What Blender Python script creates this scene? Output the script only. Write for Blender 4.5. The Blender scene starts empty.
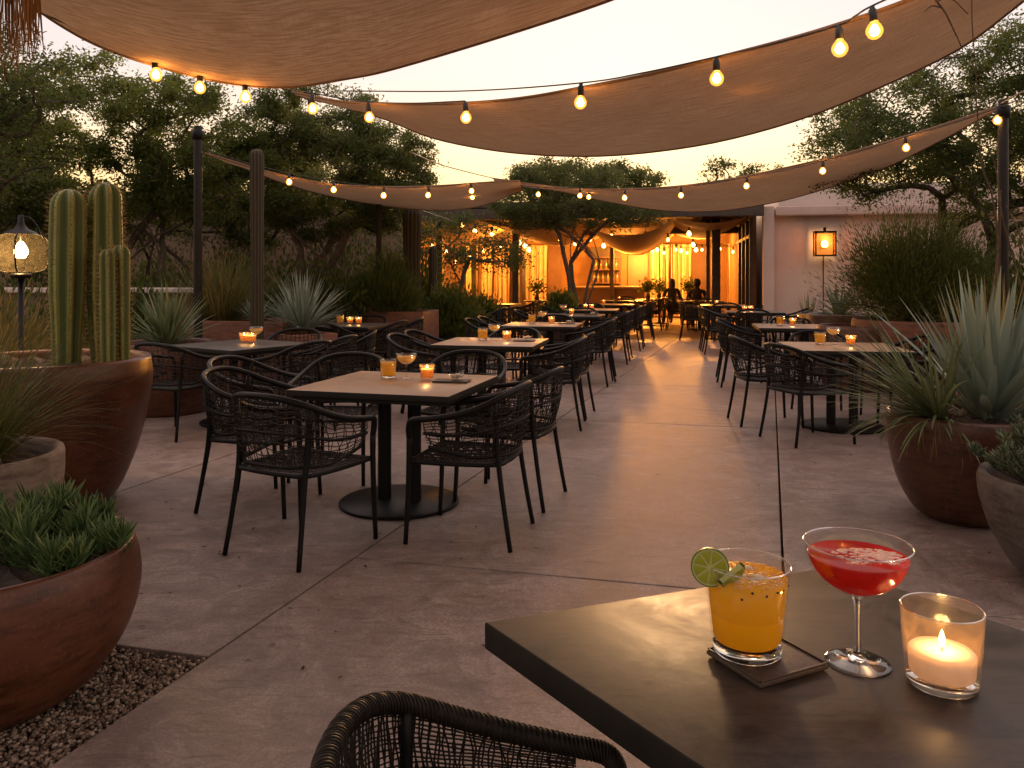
import bpy, math, random
import numpy as np
from mathutils import Vector, Matrix
R = math.radians
rng = np.random.default_rng(7)
random.seed(7)
sc = bpy.context.scene
COL = sc.collection

# ------------------------------------------------------------------ camera
CAMZ, F = 1.417, 804.0
cam_d = bpy.data.cameras.new('camera'); cam = bpy.data.objects.new('camera', cam_d); COL.objects.link(cam)
cam.location = (0, 0, CAMZ); cam.rotation_euler = (R(90), 0, 0)
cam_d.sensor_width = 36; cam_d.lens = 36 * F / 1024; cam_d.shift_y = -109 / 1024
cam_d.clip_start = 0.05; cam_d.clip_end = 3000
sc.camera = cam

# ------------------------------------------------------------------ sky, sun, exposure
SUN_EL, SUN_AZ = 9.0, 8.0           # low evening sun, ahead and a little to the right
world = bpy.data.worlds.new('World'); sc.world = world; world.use_nodes = True
wt = world.node_tree; wt.nodes.clear()
def wn(t, **k):
    n = wt.nodes.new(t)
    for a, b in k.items(): setattr(n, a, b)
    return n
wout = wn('ShaderNodeOutputWorld'); wbg = wn('ShaderNodeBackground')
sky = wn('ShaderNodeTexSky', sky_type='NISHITA', sun_disc=False)
sky.sun_elevation = R(SUN_EL); sky.sun_rotation = R(SUN_AZ); sky.altitude = 700; sky.air_density = 1.3; sky.dust_density = 4.0
wtc = wn('ShaderNodeTexCoord'); wsep = wn('ShaderNodeSeparateXYZ')
wt.links.new(wtc.outputs['Generated'], wsep.inputs[0])
ramp = wn('ShaderNodeValToRGB')
els = ramp.color_ramp.elements
els[0].position = 0.0; els[0].color = (4.9, 2.8, 1.25, 1)
els[1].position = 1.0; els[1].color = (6.4, 5.1, 4.95, 1)
for p, c in ((0.10, (5.6, 3.55, 1.55, 1)), (0.16, (4.5, 3.3, 2.2, 1)), (0.24, (3.25, 2.8, 2.66, 1)), (0.36, (3.05, 2.75, 2.76, 1)), (0.48, (5.6, 4.55, 4.25, 1))):
    e = els.new(p); e.color = c
wt.links.new(wsep.outputs['Z'], ramp.inputs[0])
# the half of the sky away from the sunset is dimmer and more mauve
az = wn('ShaderNodeMapRange'); az.inputs[1].default_value = -1; az.inputs[2].default_value = 0.7
az.inputs[3].default_value = 0.55; az.inputs[4].default_value = 1.0
wt.links.new(wsep.outputs['Y'], az.inputs[0])
mul = wn('ShaderNodeVectorMath', operation='SCALE'); wt.links.new(ramp.outputs[0], mul.inputs[0]); wt.links.new(az.outputs[0], mul.inputs['Scale'])
mixw = wn('ShaderNodeMix', data_type='RGBA'); mixw.inputs[0].default_value = 0.965
wt.links.new(sky.outputs[0], mixw.inputs[6]); wt.links.new(mul.outputs[0], mixw.inputs[7])
wt.links.new(mixw.outputs[2], wbg.inputs['Color']); wbg.inputs['Strength'].default_value = 0.12
wt.links.new(wbg.outputs[0], wout.inputs['Surface'])

sun_d = bpy.data.lights.new('sun', 'SUN'); sun = bpy.data.objects.new('sun', sun_d); COL.objects.link(sun)
sun_d.energy = 2.0; sun_d.angle = R(8); sun_d.color = (1, .58, .26)
sdir = Vector((math.sin(R(SUN_AZ)) * math.cos(R(SUN_EL)), math.cos(R(SUN_AZ)) * math.cos(R(SUN_EL)), math.sin(R(SUN_EL))))
sun.rotation_euler = sdir.to_track_quat('Z', 'Y').to_euler(); sun.location = (4, 30, 20)

vs = sc.view_settings
vs.view_transform = 'Standard'; vs.look = 'None'; vs.exposure = 1.35; vs.gamma = 1.0; vs.use_curve_mapping = False
cy = sc.cycles
cy.use_light_tree = True; cy.max_bounces = 10; cy.transparent_max_bounces = 24; cy.sample_clamp_indirect = 4.0
cy.use_denoising = True

# ------------------------------------------------------------------ helpers
def P(px, py, Y):                      # the point at depth Y seen at pixel (px, py)
    return np.array(((px - 512) * Y / F, Y, CAMZ - (py - 275) * Y / F))
def PZ(px, py, z):                     # the point of height z seen at pixel (px, py)
    Y = F * (CAMZ - z) / (py - 275); return np.array(((px - 512) * Y / F, Y, z))

def catmull(pts, n):
    p = np.array(pts, float); m = len(p)
    e = np.vstack([2 * p[0] - p[1], p, 2 * p[-1] - p[-2]])
    out = []
    for t in np.linspace(0, m - 1, n):
        i = min(int(t), m - 2); u = t - i
        a, b, c, d = e[i], e[i + 1], e[i + 2], e[i + 3]
        out.append(.5 * ((2 * b) + (c - a) * u + (2 * a - 5 * b + 4 * c - d) * u * u + (3 * b - a - 3 * c + d) * u ** 3))
    return np.array(out)

class MB:
    def __init__(s): s.v = []; s.f = []; s.mi = []; s.rn = []; s.n = 0; s.st = None; s.hard = False
    def add(s, v, f, mi=0, rn=0.5):
        v = np.asarray(v, float); s.v.append(v)
        o = s.n; s.f.extend([tuple(int(i) + o for i in q) for q in f]); k = len(f)
        s.mi.extend([mi] * k); s.rn.extend([rn] * k if np.isscalar(rn) else list(rn)); s.n += len(v); return s
    def box(s, c, size, rz=0, mi=0, bev=0):
        x, y, z = np.array(size) / 2.0; s.hard = True
        if bev <= 0:
            v = [(-x, -y, -z), (x, -y, -z), (x, y, -z), (-x, y, -z), (-x, -y, z), (x, -y, z), (x, y, z), (-x, y, z)]
            f = [(0, 3, 2, 1), (4, 5, 6, 7), (0, 1, 5, 4), (1, 2, 6, 5), (2, 3, 7, 6), (3, 0, 4, 7)]
            v = np.array(v)
        else:
            return s.prism([(-x, -y), (x, -y), (x, y), (-x, y)], c[2] - z, c[2] + z, bev=bev, mi=mi, off=(c[0], c[1]), rz=rz)
        if rz: ca, sa = math.cos(rz), math.sin(rz); v = v @ np.array([[ca, sa, 0], [-sa, ca, 0], [0, 0, 1]])
        return s.add(v + np.array(c), f, mi)
    def prism(s, poly, z0, z1, bev=0, mi=0, off=(0, 0), rz=0, side=None):    # convex polygon, ccw, bevelled top and bottom edge
        s.hard = True
        p = np.array(poly, float); c = p.mean(0); n = len(p)
        rings = []
        def inset(d):
            out = []
            for i in range(n):
                a = p[i] - p[i - 1]; b = p[(i + 1) % n] - p[i]
                a /= np.linalg.norm(a); b /= np.linalg.norm(b)
                na = np.array((-a[1], a[0])); nb = np.array((-b[1], b[0])); m = na + nb; m /= max(1e-6, 1 + na @ nb)
                out.append(p[i] + m * d)
            return np.array(out)
        lev = [(0, z0), (0, z1)] if bev <= 0 else [(bev, z0), (0, z0 + bev), (0, z1 - bev), (bev * .3, z1 - bev * .3), (bev, z1)]
        for d, z in lev:
            q = inset(d) if d else p
            if rz: ca, sa = math.cos(rz), math.sin(rz); q = q @ np.array([[ca, sa], [-sa, ca]])
            rings.append(np.column_stack([q + np.array(off), np.full(n, z)]))
        v = np.vstack(rings); f = [tuple(range(n - 1, -1, -1))]
        for k in range(len(rings) - 1):
            for i in range(n): j = (i + 1) % n; f.append((k * n + i, k * n + j, (k + 1) * n + j, (k + 1) * n + i))
        f.append(tuple((len(rings) - 1) * n + i for i in range(n)))
        s.add(v, f, mi)
        if side is not None:
            k = len(f); s.mi[-k:-1] = [side] * (k - 1)
        return s
    def tube(s, path, r, n=6, mi=0, rn=0.5, cap=True):
        p = np.asarray(path, float); m = len(p); r = np.full(m, r) if np.isscalar(r) else np.asarray(r, float)
        t = np.gradient(p, axis=0); t /= np.maximum(np.linalg.norm(t, axis=1, keepdims=True), 1e-9)
        a = np.array((0, 0, 1.0)) if abs(t[0][2]) < .9 else np.array((1.0, 0, 0))
        u = np.cross(t[0], a); u /= np.linalg.norm(u); ang = np.arange(n) * 2 * math.pi / n
        V = []
        for i in range(m):
            u = u - t[i] * (u @ t[i]); u /= max(1e-9, np.linalg.norm(u)); w = np.cross(t[i], u)
            V.append(p[i] + r[i] * (np.cos(ang)[:, None] * u + np.sin(ang)[:, None] * w))
        f = []
        for i in range(m - 1):
            for k in range(n): k2 = (k + 1) % n; f.append((i * n + k, i * n + k2, (i + 1) * n + k2, (i + 1) * n + k))
        if cap: f.append(tuple(range(n - 1, -1, -1))); f.append(tuple((m - 1) * n + k for k in range(n)))
        return s.add(np.vstack(V), f, mi, rn)
    def lathe(s, prof, n=32, c=(0, 0, 0), mi=0, wob=None):
        V = []; ang = np.arange(n) * 2 * math.pi / n; f = []; idx = []
        k0 = 0
        for r, z in prof:
            if r <= 1e-6: V.append([(0, 0, z)]); idx.append([k0]); k0 += 1
            else:
                rr = r * (1 + (wob(ang, z) if wob else 0))
                V.append(np.column_stack([rr * np.cos(ang), rr * np.sin(ang), np.full(n, z)])); idx.append(list(range(k0, k0 + n))); k0 += n
        for a, b in zip(idx[:-1], idx[1:]):
            for k in range(n):
                k2 = (k + 1) % n
                if len(a) == 1 and len(b) == 1: continue
                if len(a) == 1: f.append((a[0], b[k2], b[k]))
                elif len(b) == 1: f.append((a[k], a[k2], b[0]))
                else: f.append((a[k], a[k2], b[k2], b[k]))
        return s.add(np.vstack(V) + np.array(c), f, mi)
    def strip(s, rows, mi=0, rn=0.5):         # rows: list of equal-length point rows
        m = len(rows[0]); V = np.vstack(rows); f = []
        for i in range(len(rows) - 1):
            for k in range(m - 1): f.append((i * m + k, i * m + k + 1, (i + 1) * m + k + 1, (i + 1) * m + k))
        return s.add(V, f, mi, rn)
    def leaves(s, cen, ln, wd, dirs=None, mi=0, rn=None):   # diamond leaves, one quad each
        cen = np.asarray(cen); n = len(cen)
        d = rng.normal(size=(n, 3)) if dirs is None else dirs
        d = d / np.linalg.norm(d, axis=1, keepdims=True)
        q = np.cross(d, rng.normal(size=(n, 3))); q /= np.maximum(np.linalg.norm(q, axis=1, keepdims=True), 1e-9)
        L = (ln * rng.uniform(.7, 1.3, n))[:, None]; W = (wd * rng.uniform(.7, 1.3, n))[:, None]
        bend = np.cross(d, q) * L * rng.uniform(-.2, .2, n)[:, None]
        V = np.stack([cen - d * L * .5, cen + q * W * .5 + bend * .5, cen + d * L * .5, cen - q * W * .5 + bend * .5], 1).reshape(-1, 3)
        idx = np.arange(n * 4).reshape(n, 4)
        return s.add(V, idx.tolist(), mi, rng.uniform(0, 1, n).tolist() if rn is None else rn)
    def build(s, name, mats, parent=None, smooth=True, loc=None):
        me = bpy.data.meshes.new(name); V = np.vstack(s.v)
        me.from_pydata(V.tolist(), [], s.f)
        for m in (mats if isinstance(mats, (list, tuple)) else [mats]): me.materials.append(m)
        me.polygons.foreach_set('material_index', s.mi)
        me.polygons.foreach_set('use_smooth', [smooth] * len(s.f))
        at = me.attributes.new('rnd', 'FLOAT', 'FACE'); at.data.foreach_set('value', s.rn)
        if s.st is not None:
            a2 = me.attributes.new('st', 'FLOAT_VECTOR', 'POINT'); a2.data.foreach_set('vector', np.asarray(s.st, float).ravel())
        me.update()
        if s.hard and smooth: me.set_sharp_from_angle(angle=R(24))
        o = bpy.data.objects.new(name, me); COL.objects.link(o)
        if parent: o.parent = parent
        if loc is not None: o.location = loc
        return o
def sharp(o, deg=35):
    o.data.set_sharp_from_angle(angle=R(deg)); return o

def tag(o, label=None, cat=None, group=None, kind=None):
    for k, v in (('label', label), ('category', cat), ('group', group), ('kind', kind)):
        if v: o[k] = v
    return o
def thing(name, label, cat, loc=(0, 0, 0), rz=0, group=None):
    o = bpy.data.objects.new(name, None); COL.objects.link(o); o.empty_display_size = .1
    o.location = tuple(float(x) for x in loc); o.rotation_euler = (0, 0, rz); return tag(o, label, cat, group)
def dup(root, loc, rz, label, group=None, scale=None, name=None):
    r = root.copy(); COL.objects.link(r); r.location = tuple(float(x) for x in loc); r.rotation_euler = (0, 0, rz)
    if scale: r.scale = (scale,) * 3
    r['label'] = label
    if group: r['group'] = group
    for ch in list(root.children):
        c = ch.copy(); COL.objects.link(c); c.parent = r
        for g in list(ch.children):
            d = g.copy(); COL.objects.link(d); d.parent = c
    return r
def point_light(name, loc, power, color, parent=None, rad=.03):
    l = bpy.data.lights.new(name, 'POINT'); l.energy = power; l.color = color; l.shadow_soft_size = rad
    o = bpy.data.objects.new(name, l); COL.objects.link(o); o.location = tuple(float(x) for x in loc)
    if parent: o.parent = parent
    return o

# ------------------------------------------------------------------ materials
class NT:
    def __init__(s, name):
        s.m = bpy.data.materials.new(name); s.m.use_nodes = True; s.t = s.m.node_tree; s.t.nodes.clear()
        s.out = s.n('ShaderNodeOutputMaterial')
    def n(s, t, **k):
        x = s.t.nodes.new(t)
        for a, b in k.items(): setattr(x, a, b)
        return x
    def l(s, a, b): s.t.links.new(a, b)
    def coord(s, kind='Object', scale=(1, 1, 1)):
        if kind == 'World': g = s.n('ShaderNodeNewGeometry').outputs['Position']
        elif kind == 'st':
            a = s.n('ShaderNodeAttribute'); a.attribute_name = 'st'; g = a.outputs['Vector']
        else: g = s.n('ShaderNodeTexCoord').outputs['Object']
        mp = s.n('ShaderNodeMapping'); mp.inputs['Scale'].default_value = scale; s.l(g, mp.inputs[0]); return mp.outputs[0]
    def noise(s, co, scale, detail=6, rough=.6, dist=0):
        x = s.n('ShaderNodeTexNoise'); x.inputs['Scale'].default_value = scale; x.inputs['Detail'].default_value = detail
        x.inputs['Roughness'].default_value = rough; x.inputs['Distortion'].default_value = dist; s.l(co, x.inputs['Vector']); return x.outputs['Fac']
    def ramp(s, fac, stops):
        x = s.n('ShaderNodeValToRGB'); e = x.color_ramp.elements
        e[0].position = stops[0][0]; e[0].color = (*stops[0][1], 1); e[1].position = stops[-1][0]; e[1].color = (*stops[-1][1], 1)
        for p, c in stops[1:-1]: y = e.new(p); y.color = (*c, 1)
        s.l(fac, x.inputs[0]); return x.outputs[0]
    def mix(s, fac, a, b, blend='MIX'):
        x = s.n('ShaderNodeMix', data_type='RGBA', blend_type=blend)
        for v, i in ((fac, 0), (a, 6), (b, 7)):
            if hasattr(v, 'links') or hasattr(v, 'is_output'): s.l(v, x.inputs[i])
            else: x.inputs[i].default_value = v if i == 0 else (*v, 1)
        return x.outputs[2]
    def mr(s, fac, a, b, c=0., d=1.):
        x = s.n('ShaderNodeMapRange'); s.l(fac, x.inputs[0])
        for i, v in enumerate((a, b, c, d)): x.inputs[i + 1].default_value = v
        return x.outputs[0]
    def rnd(s):
        a = s.n('ShaderNodeAttribute'); a.attribute_name = 'rnd'; return a.outputs['Fac']
    def bump(s, h, st=.3, dist=.01):
        b = s.n('ShaderNodeBump'); b.inputs['Strength'].default_value = st; b.inputs['Distance'].default_value = dist; s.l(h, b.inputs['Height']); return b.outputs[0]
    def bsdf(s, col, rough=.6, metal=0, normal=None, spec=.5, **kw):
        b = s.n('ShaderNodeBsdfPrincipled')
        for v, k in ((col, 'Base Color'), (rough, 'Roughness'), (metal, 'Metallic'), (spec, 'Specular IOR Level')):
            if isinstance(v, (tuple, list)): b.inputs[k].default_value = (*v, 1)
            elif isinstance(v, (int, float)): b.inputs[k].default_value = v
            else: s.l(v, b.inputs[k])
        for k, v in kw.items():
            k = k.replace('_', ' ')
            if isinstance(v, tuple) and len(v) == 3 and k in ('Emission Color', 'Sheen Tint'): v = (*v, 1)
            b.inputs[k].default_value = v
        if normal is not None: s.l(normal, b.inputs['Normal'])
        return b
    def done(s, sh):
        s.l(sh.outputs[0] if hasattr(sh, 'outputs') else sh, s.out.inputs['Surface']); return s.m

def simple(name, c1, c2, scale=6, rough=.6, bump=.2, bscale=40, metal=0, spec=.5, coord='Object', dist=.004, rough2=None):
    t = NT(name); co = t.coord(coord)
    n1 = t.noise(co, scale); col = t.ramp(n1, [(.3, c1), (.7, c2)])
    nb = t.noise(co, bscale, 8)
    rg = rough if rough2 is None else t.mr(n1, .3, .7, rough, rough2)
    return t.done(t.bsdf(col, rg, metal, t.bump(nb, bump, dist) if bump else None, spec))
def leafmat(name, c1, c2, trans=.35, rough=.55, c3=None):
    t = NT(name); r = t.rnd(); st = [(0, c1), (.75, c2)] + ([(1, c3)] if c3 else [(1, c2)])
    col = t.ramp(r, st)
    b = t.bsdf(col, rough, 0, None, .3)
    tr = t.n('ShaderNodeBsdfTranslucent'); t.l(t.mix(.5, col, c2), tr.inputs['Color'])
    mx = t.n('ShaderNodeMixShader'); mx.inputs[0].default_value = trans; t.l(b.outputs[0], mx.inputs[1]); t.l(tr.outputs[0], mx.inputs[2])
    return t.done(mx)
def emit(name, c, s):
    t = NT(name); e = t.n('ShaderNodeEmission'); e.inputs[0].default_value = (*c, 1); e.inputs[1].default_value = s; return t.done(e)

def m_concrete():
    t = NT('patio_concrete'); co = t.coord('World')
    big = t.noise(co, .5, 5, .6, .6); mid = t.noise(co, 4.2, 12, .8, 1.0); fine = t.noise(co, 75, 8, .75); blot = t.noise(co, 1.5, 8, .7, 1.6)
    st = t.noise(t.coord('World', (2.2, 9, 1)), 2.2, 10, .75, .9)
    c = t.ramp(mid, [(.37, (.145, .108, .095)), (.5, (.265, .208, .187)), (.62, (.41, .333, .303))])
    c = t.mix(t.mr(big, .38, .62, 0, .45), c, (.19, .124, .095))
    c = t.mix(t.mr(blot, .50, .62, 0, .5), c, (.13, .095, .082))
    c = t.mix(t.mr(st, .53, .66, 0, .7), c, (.09, .062, .051))
    c = t.mix(t.mr(st, .45, .30, 0, .35), c, (.40, .315, .275))
    sp = t.noise(co, 11, 3, .5); c = t.mix(t.mr(sp, .73, .77, 0, .6), c, (.07, .048, .04))
    c = t.mix(t.mr(fine, .42, .58, 0, .5), c, (.105, .075, .063))
    rg = t.mr(mid, .3, .7, .38, .60)
    hm = t.n('ShaderNodeMath', operation='ADD'); t.l(fine, hm.inputs[0]); t.l(mid, hm.inputs[1])
    return t.done(t.bsdf(c, rg, 0, t.bump(hm.outputs[0], .4, .007), .5))
def m_terracotta(name, a, b, d, rough=.5):
    t = NT(name); co = t.coord('Object')
    n1 = t.noise(co, 2.2, 6, .6, .5); n2 = t.noise(t.coord('Object', (3, 3, 14)), 2.5, 8, .6); n3 = t.noise(co, 70, 5)
    c = t.ramp(n1, [(.28, a), (.52, b), (.75, d)])
    c = t.mix(t.mr(n2, .46, .66, 0, .7), c, tuple(x * .45 for x in a))
    n4 = t.noise(t.coord('Object', (5, 5, 1.2)), 2.2, 8, .7, .8); c = t.mix(t.mr(n4, .58, .72, 0, .35), c, tuple(x * 1.25 + .03 for x in d))
    c = t.mix(t.mr(n3, .56, .72, 0, .35), c, tuple(min(1, x * 1.5 + .03) for x in d))
    return t.done(t.bsdf(c, t.mr(n1, .3, .7, rough - .1, rough + .12), 0, t.bump(n3, .25, .004), .45))
def m_table(name, a, b, rough=.42, coord='Object', spec=.36):
    t = NT(name); co = t.coord(coord); n1 = t.noise(co, 3.6, 9, .72, 2.0); n2 = t.noise(co, 22, 6, .7); n3 = t.noise(t.coord(coord, (1, 7, 1)), 8, 6, .65, .5)
    c = t.ramp(n1, [(.34, a), (.66, b)]); c = t.mix(t.mr(n3, .5, .7, 0, .55), c, tuple(x * .5 for x in a)); c = t.mix(t.mr(n2, .6, .75, 0, .25), c, tuple(x * 1.4 for x in b))
    return t.done(t.bsdf(c, t.mr(n1, .25, .75, rough - .12, rough + .16), 0, t.bump(n2, .16, .003), spec))
def m_sail():
    t = NT('sail_canvas'); co = t.coord('World')
    streak = t.noise(t.coord('st', (2.5, 55, 1)), 2.0, 5, .6, .1); cross = t.noise(t.coord('st', (60, 4, 1)), 2.0, 4, .6, .1); big = t.noise(co, 1.4, 6, .6, .5); wv = t.noise(t.coord('st', (90, 300, 1)), 3, 2)
    c = t.ramp(streak, [(.40, (.255, .158, .092)), (.60, (.47, .32, .20))])
    c = t.mix(t.mr(cross, .45, .62, 0, .30), c, (.23, .13, .07)); c = t.mix(t.mr(big, .38, .68, 0, .5), c, (.25, .145, .08)); c = t.mix(t.mr(wv, .42, .6, 0, .35), c, (.56, .385, .235))
    hm = t.n('ShaderNodeMath', operation='ADD'); t.l(wv, hm.inputs[0]); t.l(streak, hm.inputs[1])
    d = t.bsdf(c, .9, 0, t.bump(hm.outputs[0], .5, .004), .1)
    tr = t.n('ShaderNodeBsdfTranslucent'); t.l(c, tr.inputs['Color'])
    mx = t.n('ShaderNodeMixShader'); mx.inputs[0].default_value = .20; t.l(d.outputs[0], mx.inputs[1]); t.l(tr.outputs[0], mx.inputs[2])
    return t.done(mx)
def m_thin_glass(name, tint=(.95, .95, .94), k=.5):
    t = NT(name); tr = t.n('ShaderNodeBsdfTransparent'); tr.inputs[0].default_value = (*tint, 1)
    g = t.n('ShaderNodeBsdfGlossy'); g.inputs['Roughness'].default_value = .03
    fr = t.n('ShaderNodeLayerWeight'); fr.inputs[0].default_value = .35
    a = t.mr(fr.outputs['Facing'], 0, 1, .05, k)
    mx = t.n('ShaderNodeMixShader'); t.l(a, mx.inputs[0]); t.l(tr.outputs[0], mx.inputs[1]); t.l(g.outputs[0], mx.inputs[2])
    return t.done(mx)
def m_glass(name):
    t = NT(name); return t.done(t.bsdf((.97, .97, .96), .02, 0, None, .5, Transmission_Weight=1.0, IOR=1.45))
def m_liquid(name, c, tr, rough=.25, c2=None):
    t = NT(name); co = t.coord('Object'); n = t.noise(co, 14, 6, .7)
    col = t.ramp(n, [(.3, c), (.7, c2 or c)])
    d = t.bsdf(col, rough, 0, None, .5, Subsurface_Weight=.0)
    x = t.n('ShaderNodeBsdfTranslucent'); t.l(col, x.inputs[0])
    mx = t.n('ShaderNodeMixShader'); mx.inputs[0].default_value = tr; t.l(d.outputs[0], mx.inputs[1]); t.l(x.outputs[0], mx.inputs[2])
    return t.done(mx)
def m_cactus():
    t = NT('cactus_skin'); r = t.rnd(); co = t.coord('Object'); n = t.noise(co, 7, 6)
    c = t.ramp(r, [(0, (.055, .09, .024)), (.6, (.15, .18, .042)), (1, (.38, .33, .09))])  # rib crests paler, grooves darker: light on the ribs put into the colour
    c = t.mix(t.mr(n, .5, .75, 0, .5), c, (.12, .10, .05))
    return t.done(t.bsdf(c, .5, 0, t.bump(t.noise(co, 50), .2, .004), .4))
def m_adobe(name, a, b):
    t = NT(name); co = t.coord('World'); n1 = t.noise(co, .9, 6, .6, .5); n2 = t.noise(co, 14, 8, .7); n3 = t.noise(t.coord('World', (1.5, 1.5, .35)), 1.8, 6, .6)
    c = t.ramp(n1, [(.3, a), (.7, b)]); c = t.mix(t.mr(n3, .55, .75, 0, .35), c, tuple(x * .6 for x in a)); c = t.mix(t.mr(n2, .4, .7, 0, .2), c, b)
    return t.done(t.bsdf(c, .9, 0, t.bump(n2, .5, .015), .2))

M = {}
M['concrete'] = m_concrete()
M['soil'] = simple('soil', (.03, .02, .014), (.075, .048, .032), 9, .95, .8, 30, dist=.02)
M['bed'] = simple('bed_soil', (.035, .022, .016), (.085, .055, .04), 3, .95, .8, 30, coord='World', dist=.02)
M['pebble'] = None
def m_pebble():
    t = NT('pebble'); r = t.rnd(); c = t.ramp(r, [(0, (.07, .045, .032)), (.35, (.15, .10, .07)), (.7, (.23, .165, .12)), (1, (.36, .28, .21))])
    return t.done(t.bsdf(c, .75, 0, t.bump(t.noise(t.coord('World'), 160), .3, .002), .3))
M['pebble'] = m_pebble()
M['terra'] = m_terracotta('terracotta', (.058, .018, .008), (.102, .032, .014), (.145, .051, .023), .38)
M['terra_dark'] = m_terracotta('terracotta_dark', (.058, .021, .012), (.09, .033, .0185), (.13, .053, .031), .42)
M['terra_rust'] = m_terracotta('terracotta_box', (.12, .042, .022), (.17, .064, .034), (.22, .095, .055), .65)
M['stone'] = m_terracotta('cast_stone', (.085, .07, .062), (.125, .105, .095), (.18, .152, .135), .7)
M['stone_light'] = m_terracotta('cast_stone_pale', (.16, .115, .09), (.225, .17, .136), (.30, .24, .195), .75)
M['frame'] = simple('black_metal', (.004, .004, .0045), (.009, .0085, .0085), 9, .45, .12, 120, .0, .18, dist=.002)
M['weave'] = simple('black_rope', (.010, .008, .0065), (.028, .022, .017), 30, .5, .3, 300, spec=.2, dist=.002)
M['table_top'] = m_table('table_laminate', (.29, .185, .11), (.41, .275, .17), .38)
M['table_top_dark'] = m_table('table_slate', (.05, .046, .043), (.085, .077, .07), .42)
M['hero_top'] = m_table('table_concrete', (.014, .0105, .009), (.070, .052, .043), .42, spec=.24)
M['edge'] = simple('table_edge', (.007, .006, .0055), (.016, .014, .012), 8, .55, .1, 60, spec=.25)  # near-black: the dim reflection on tabletop sides is put into this colour
M['sail'] = m_sail()
M['hem'] = simple('sail_hem', (.16, .09, .048), (.22, .125, .066), 12, .9, .3, 90)
M['cable'] = simple('black_cable', (.012, .011, .010), (.02, .018, .016), 20, .6, 0)
M['steel_rope'] = simple('grey_rope', (.16, .12, .09), (.25, .2, .16), 30, .7, .3, 120)
M['bulb_core'] = emit('filament_glow', (1.0, .48, .12), 130.0)
def m_bulb_shell(name, c, s, k):
    t = NT(name); tr = t.n('ShaderNodeBsdfTransparent'); tr.inputs[0].default_value = (1, .86, .62, 1); e = t.n('ShaderNodeEmission'); e.inputs[0].default_value = (*c, 1); e.inputs[1].default_value = s
    mx = t.n('ShaderNodeMixShader'); mx.inputs[0].default_value = k; t.l(tr.outputs[0], mx.inputs[1]); t.l(e.outputs[0], mx.inputs[2]); return t.done(mx)
M['bulb'] = m_bulb_shell('bulb_amber_glow', (1.0, .34, .05), 1.15, .62)  # orange halo of the lit bulb is put into the shell as emission
M['bulb_in'] = emit('bulb_glow_warm', (1.0, .46, .10), 9.0)
M['lantern_bulb'] = emit('lantern_bulb_glow', (1.0, .66, .28), 14.0)
M['flame'] = emit('flame_glow', (1.0, .55, .14), 14.0)
M['wick'] = simple('wick', (.01, .008, .006), (.02, .015, .01), 20, .9, 0)
M['glass'] = m_thin_glass('thin_glass'); M['glass_hero'] = m_thin_glass('hero_glass', (.985, .985, .978), .13); M['glass_solid'] = m_glass('solid_glass')
def m_rim():
    t = NT('glass_rim'); tr = t.n('ShaderNodeBsdfTransparent'); g = t.n('ShaderNodeBsdfGlossy'); g.inputs['Roughness'].default_value = .08; mx = t.n('ShaderNodeMixShader'); mx.inputs[0].default_value = .45
    t.l(tr.outputs[0], mx.inputs[1]); t.l(g.outputs[0], mx.inputs[2]); return t.done(mx)
M['rim'] = m_rim()
M['glass_lamp'] = m_thin_glass('lamp_glass', (.93, .9, .84), .35)
def m_candle_glow():  # warm translucent haze in clear glass stands in for the flame's glow
    t = NT('candle_glass'); tr = t.n('ShaderNodeBsdfTransparent'); tr.inputs[0].default_value = (.98, .975, .96, 1); d = t.n('ShaderNodeBsdfTranslucent'); d.inputs[0].default_value = (.95, .62, .32, 1); g = t.n('ShaderNodeBsdfGlossy'); g.inputs['Roughness'].default_value = .16
    fr = t.n('ShaderNodeLayerWeight'); fr.inputs[0].default_value = .35; a = t.mr(fr.outputs['Facing'], 0, 1, .015, .14)
    n = t.noise(t.coord('Object'), 45, 5, .7); k = t.mr(n, .35, .7, .03, .10)
    m1 = t.n('ShaderNodeMixShader'); t.l(k, m1.inputs[0]); t.l(tr.outputs[0], m1.inputs[1]); t.l(d.outputs[0], m1.inputs[2])
    m2 = t.n('ShaderNodeMixShader'); t.l(a, m2.inputs[0]); t.l(m1.outputs[0], m2.inputs[1]); t.l(g.outputs[0], m2.inputs[2]); return t.done(m2)
M['glass_candle'] = m_candle_glow()
def m_lamp_glow():  # translucent haze puts the lantern's glow into its clear glass
    t = NT('glowing_lamp_glass'); tr = t.n('ShaderNodeBsdfTransparent'); tr.inputs[0].default_value = (.96, .92, .86, 1); d = t.n('ShaderNodeBsdfTranslucent'); d.inputs[0].default_value = (.95, .82, .6, 1)
    n = t.noise(t.coord('Object'), 30, 6, .7); a = t.mr(n, .35, .7, .005, .013); mx = t.n('ShaderNodeMixShader'); t.l(a, mx.inputs[0]); t.l(tr.outputs[0], mx.inputs[1]); t.l(d.outputs[0], mx.inputs[2]); return t.done(mx)
M['glass_lamp'] = m_lamp_glow()
M['orange'] = m_liquid('orange_drink', (1.0, .62, .004), .65, .3, (1.0, .70, .02))
M['pulp'] = m_liquid('orange_pulp', (.85, .42, .08), .3, .25, (.95, .66, .30))
M['ice'] = m_liquid('pale_ice', (.86, .70, .44), .4, .12, (.92, .82, .62))
M['red'] = m_liquid('red_drink', (.60, .012, .008), .6, .12, (.82, .05, .02))
M['foam'] = m_liquid('pink_foam', (.85, .40, .33), .3, .5, (.95, .68, .60))
M['wax'] = m_liquid('candle_wax', (.88, .76, .66), .45, .5, (.92, .82, .74))
M['wax_glow'] = m_liquid('glow_wax', (.95, .52, .12), .6, .4, (1, .62, .2))  # flame glow filling the glass is put into the wax colour
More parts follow.
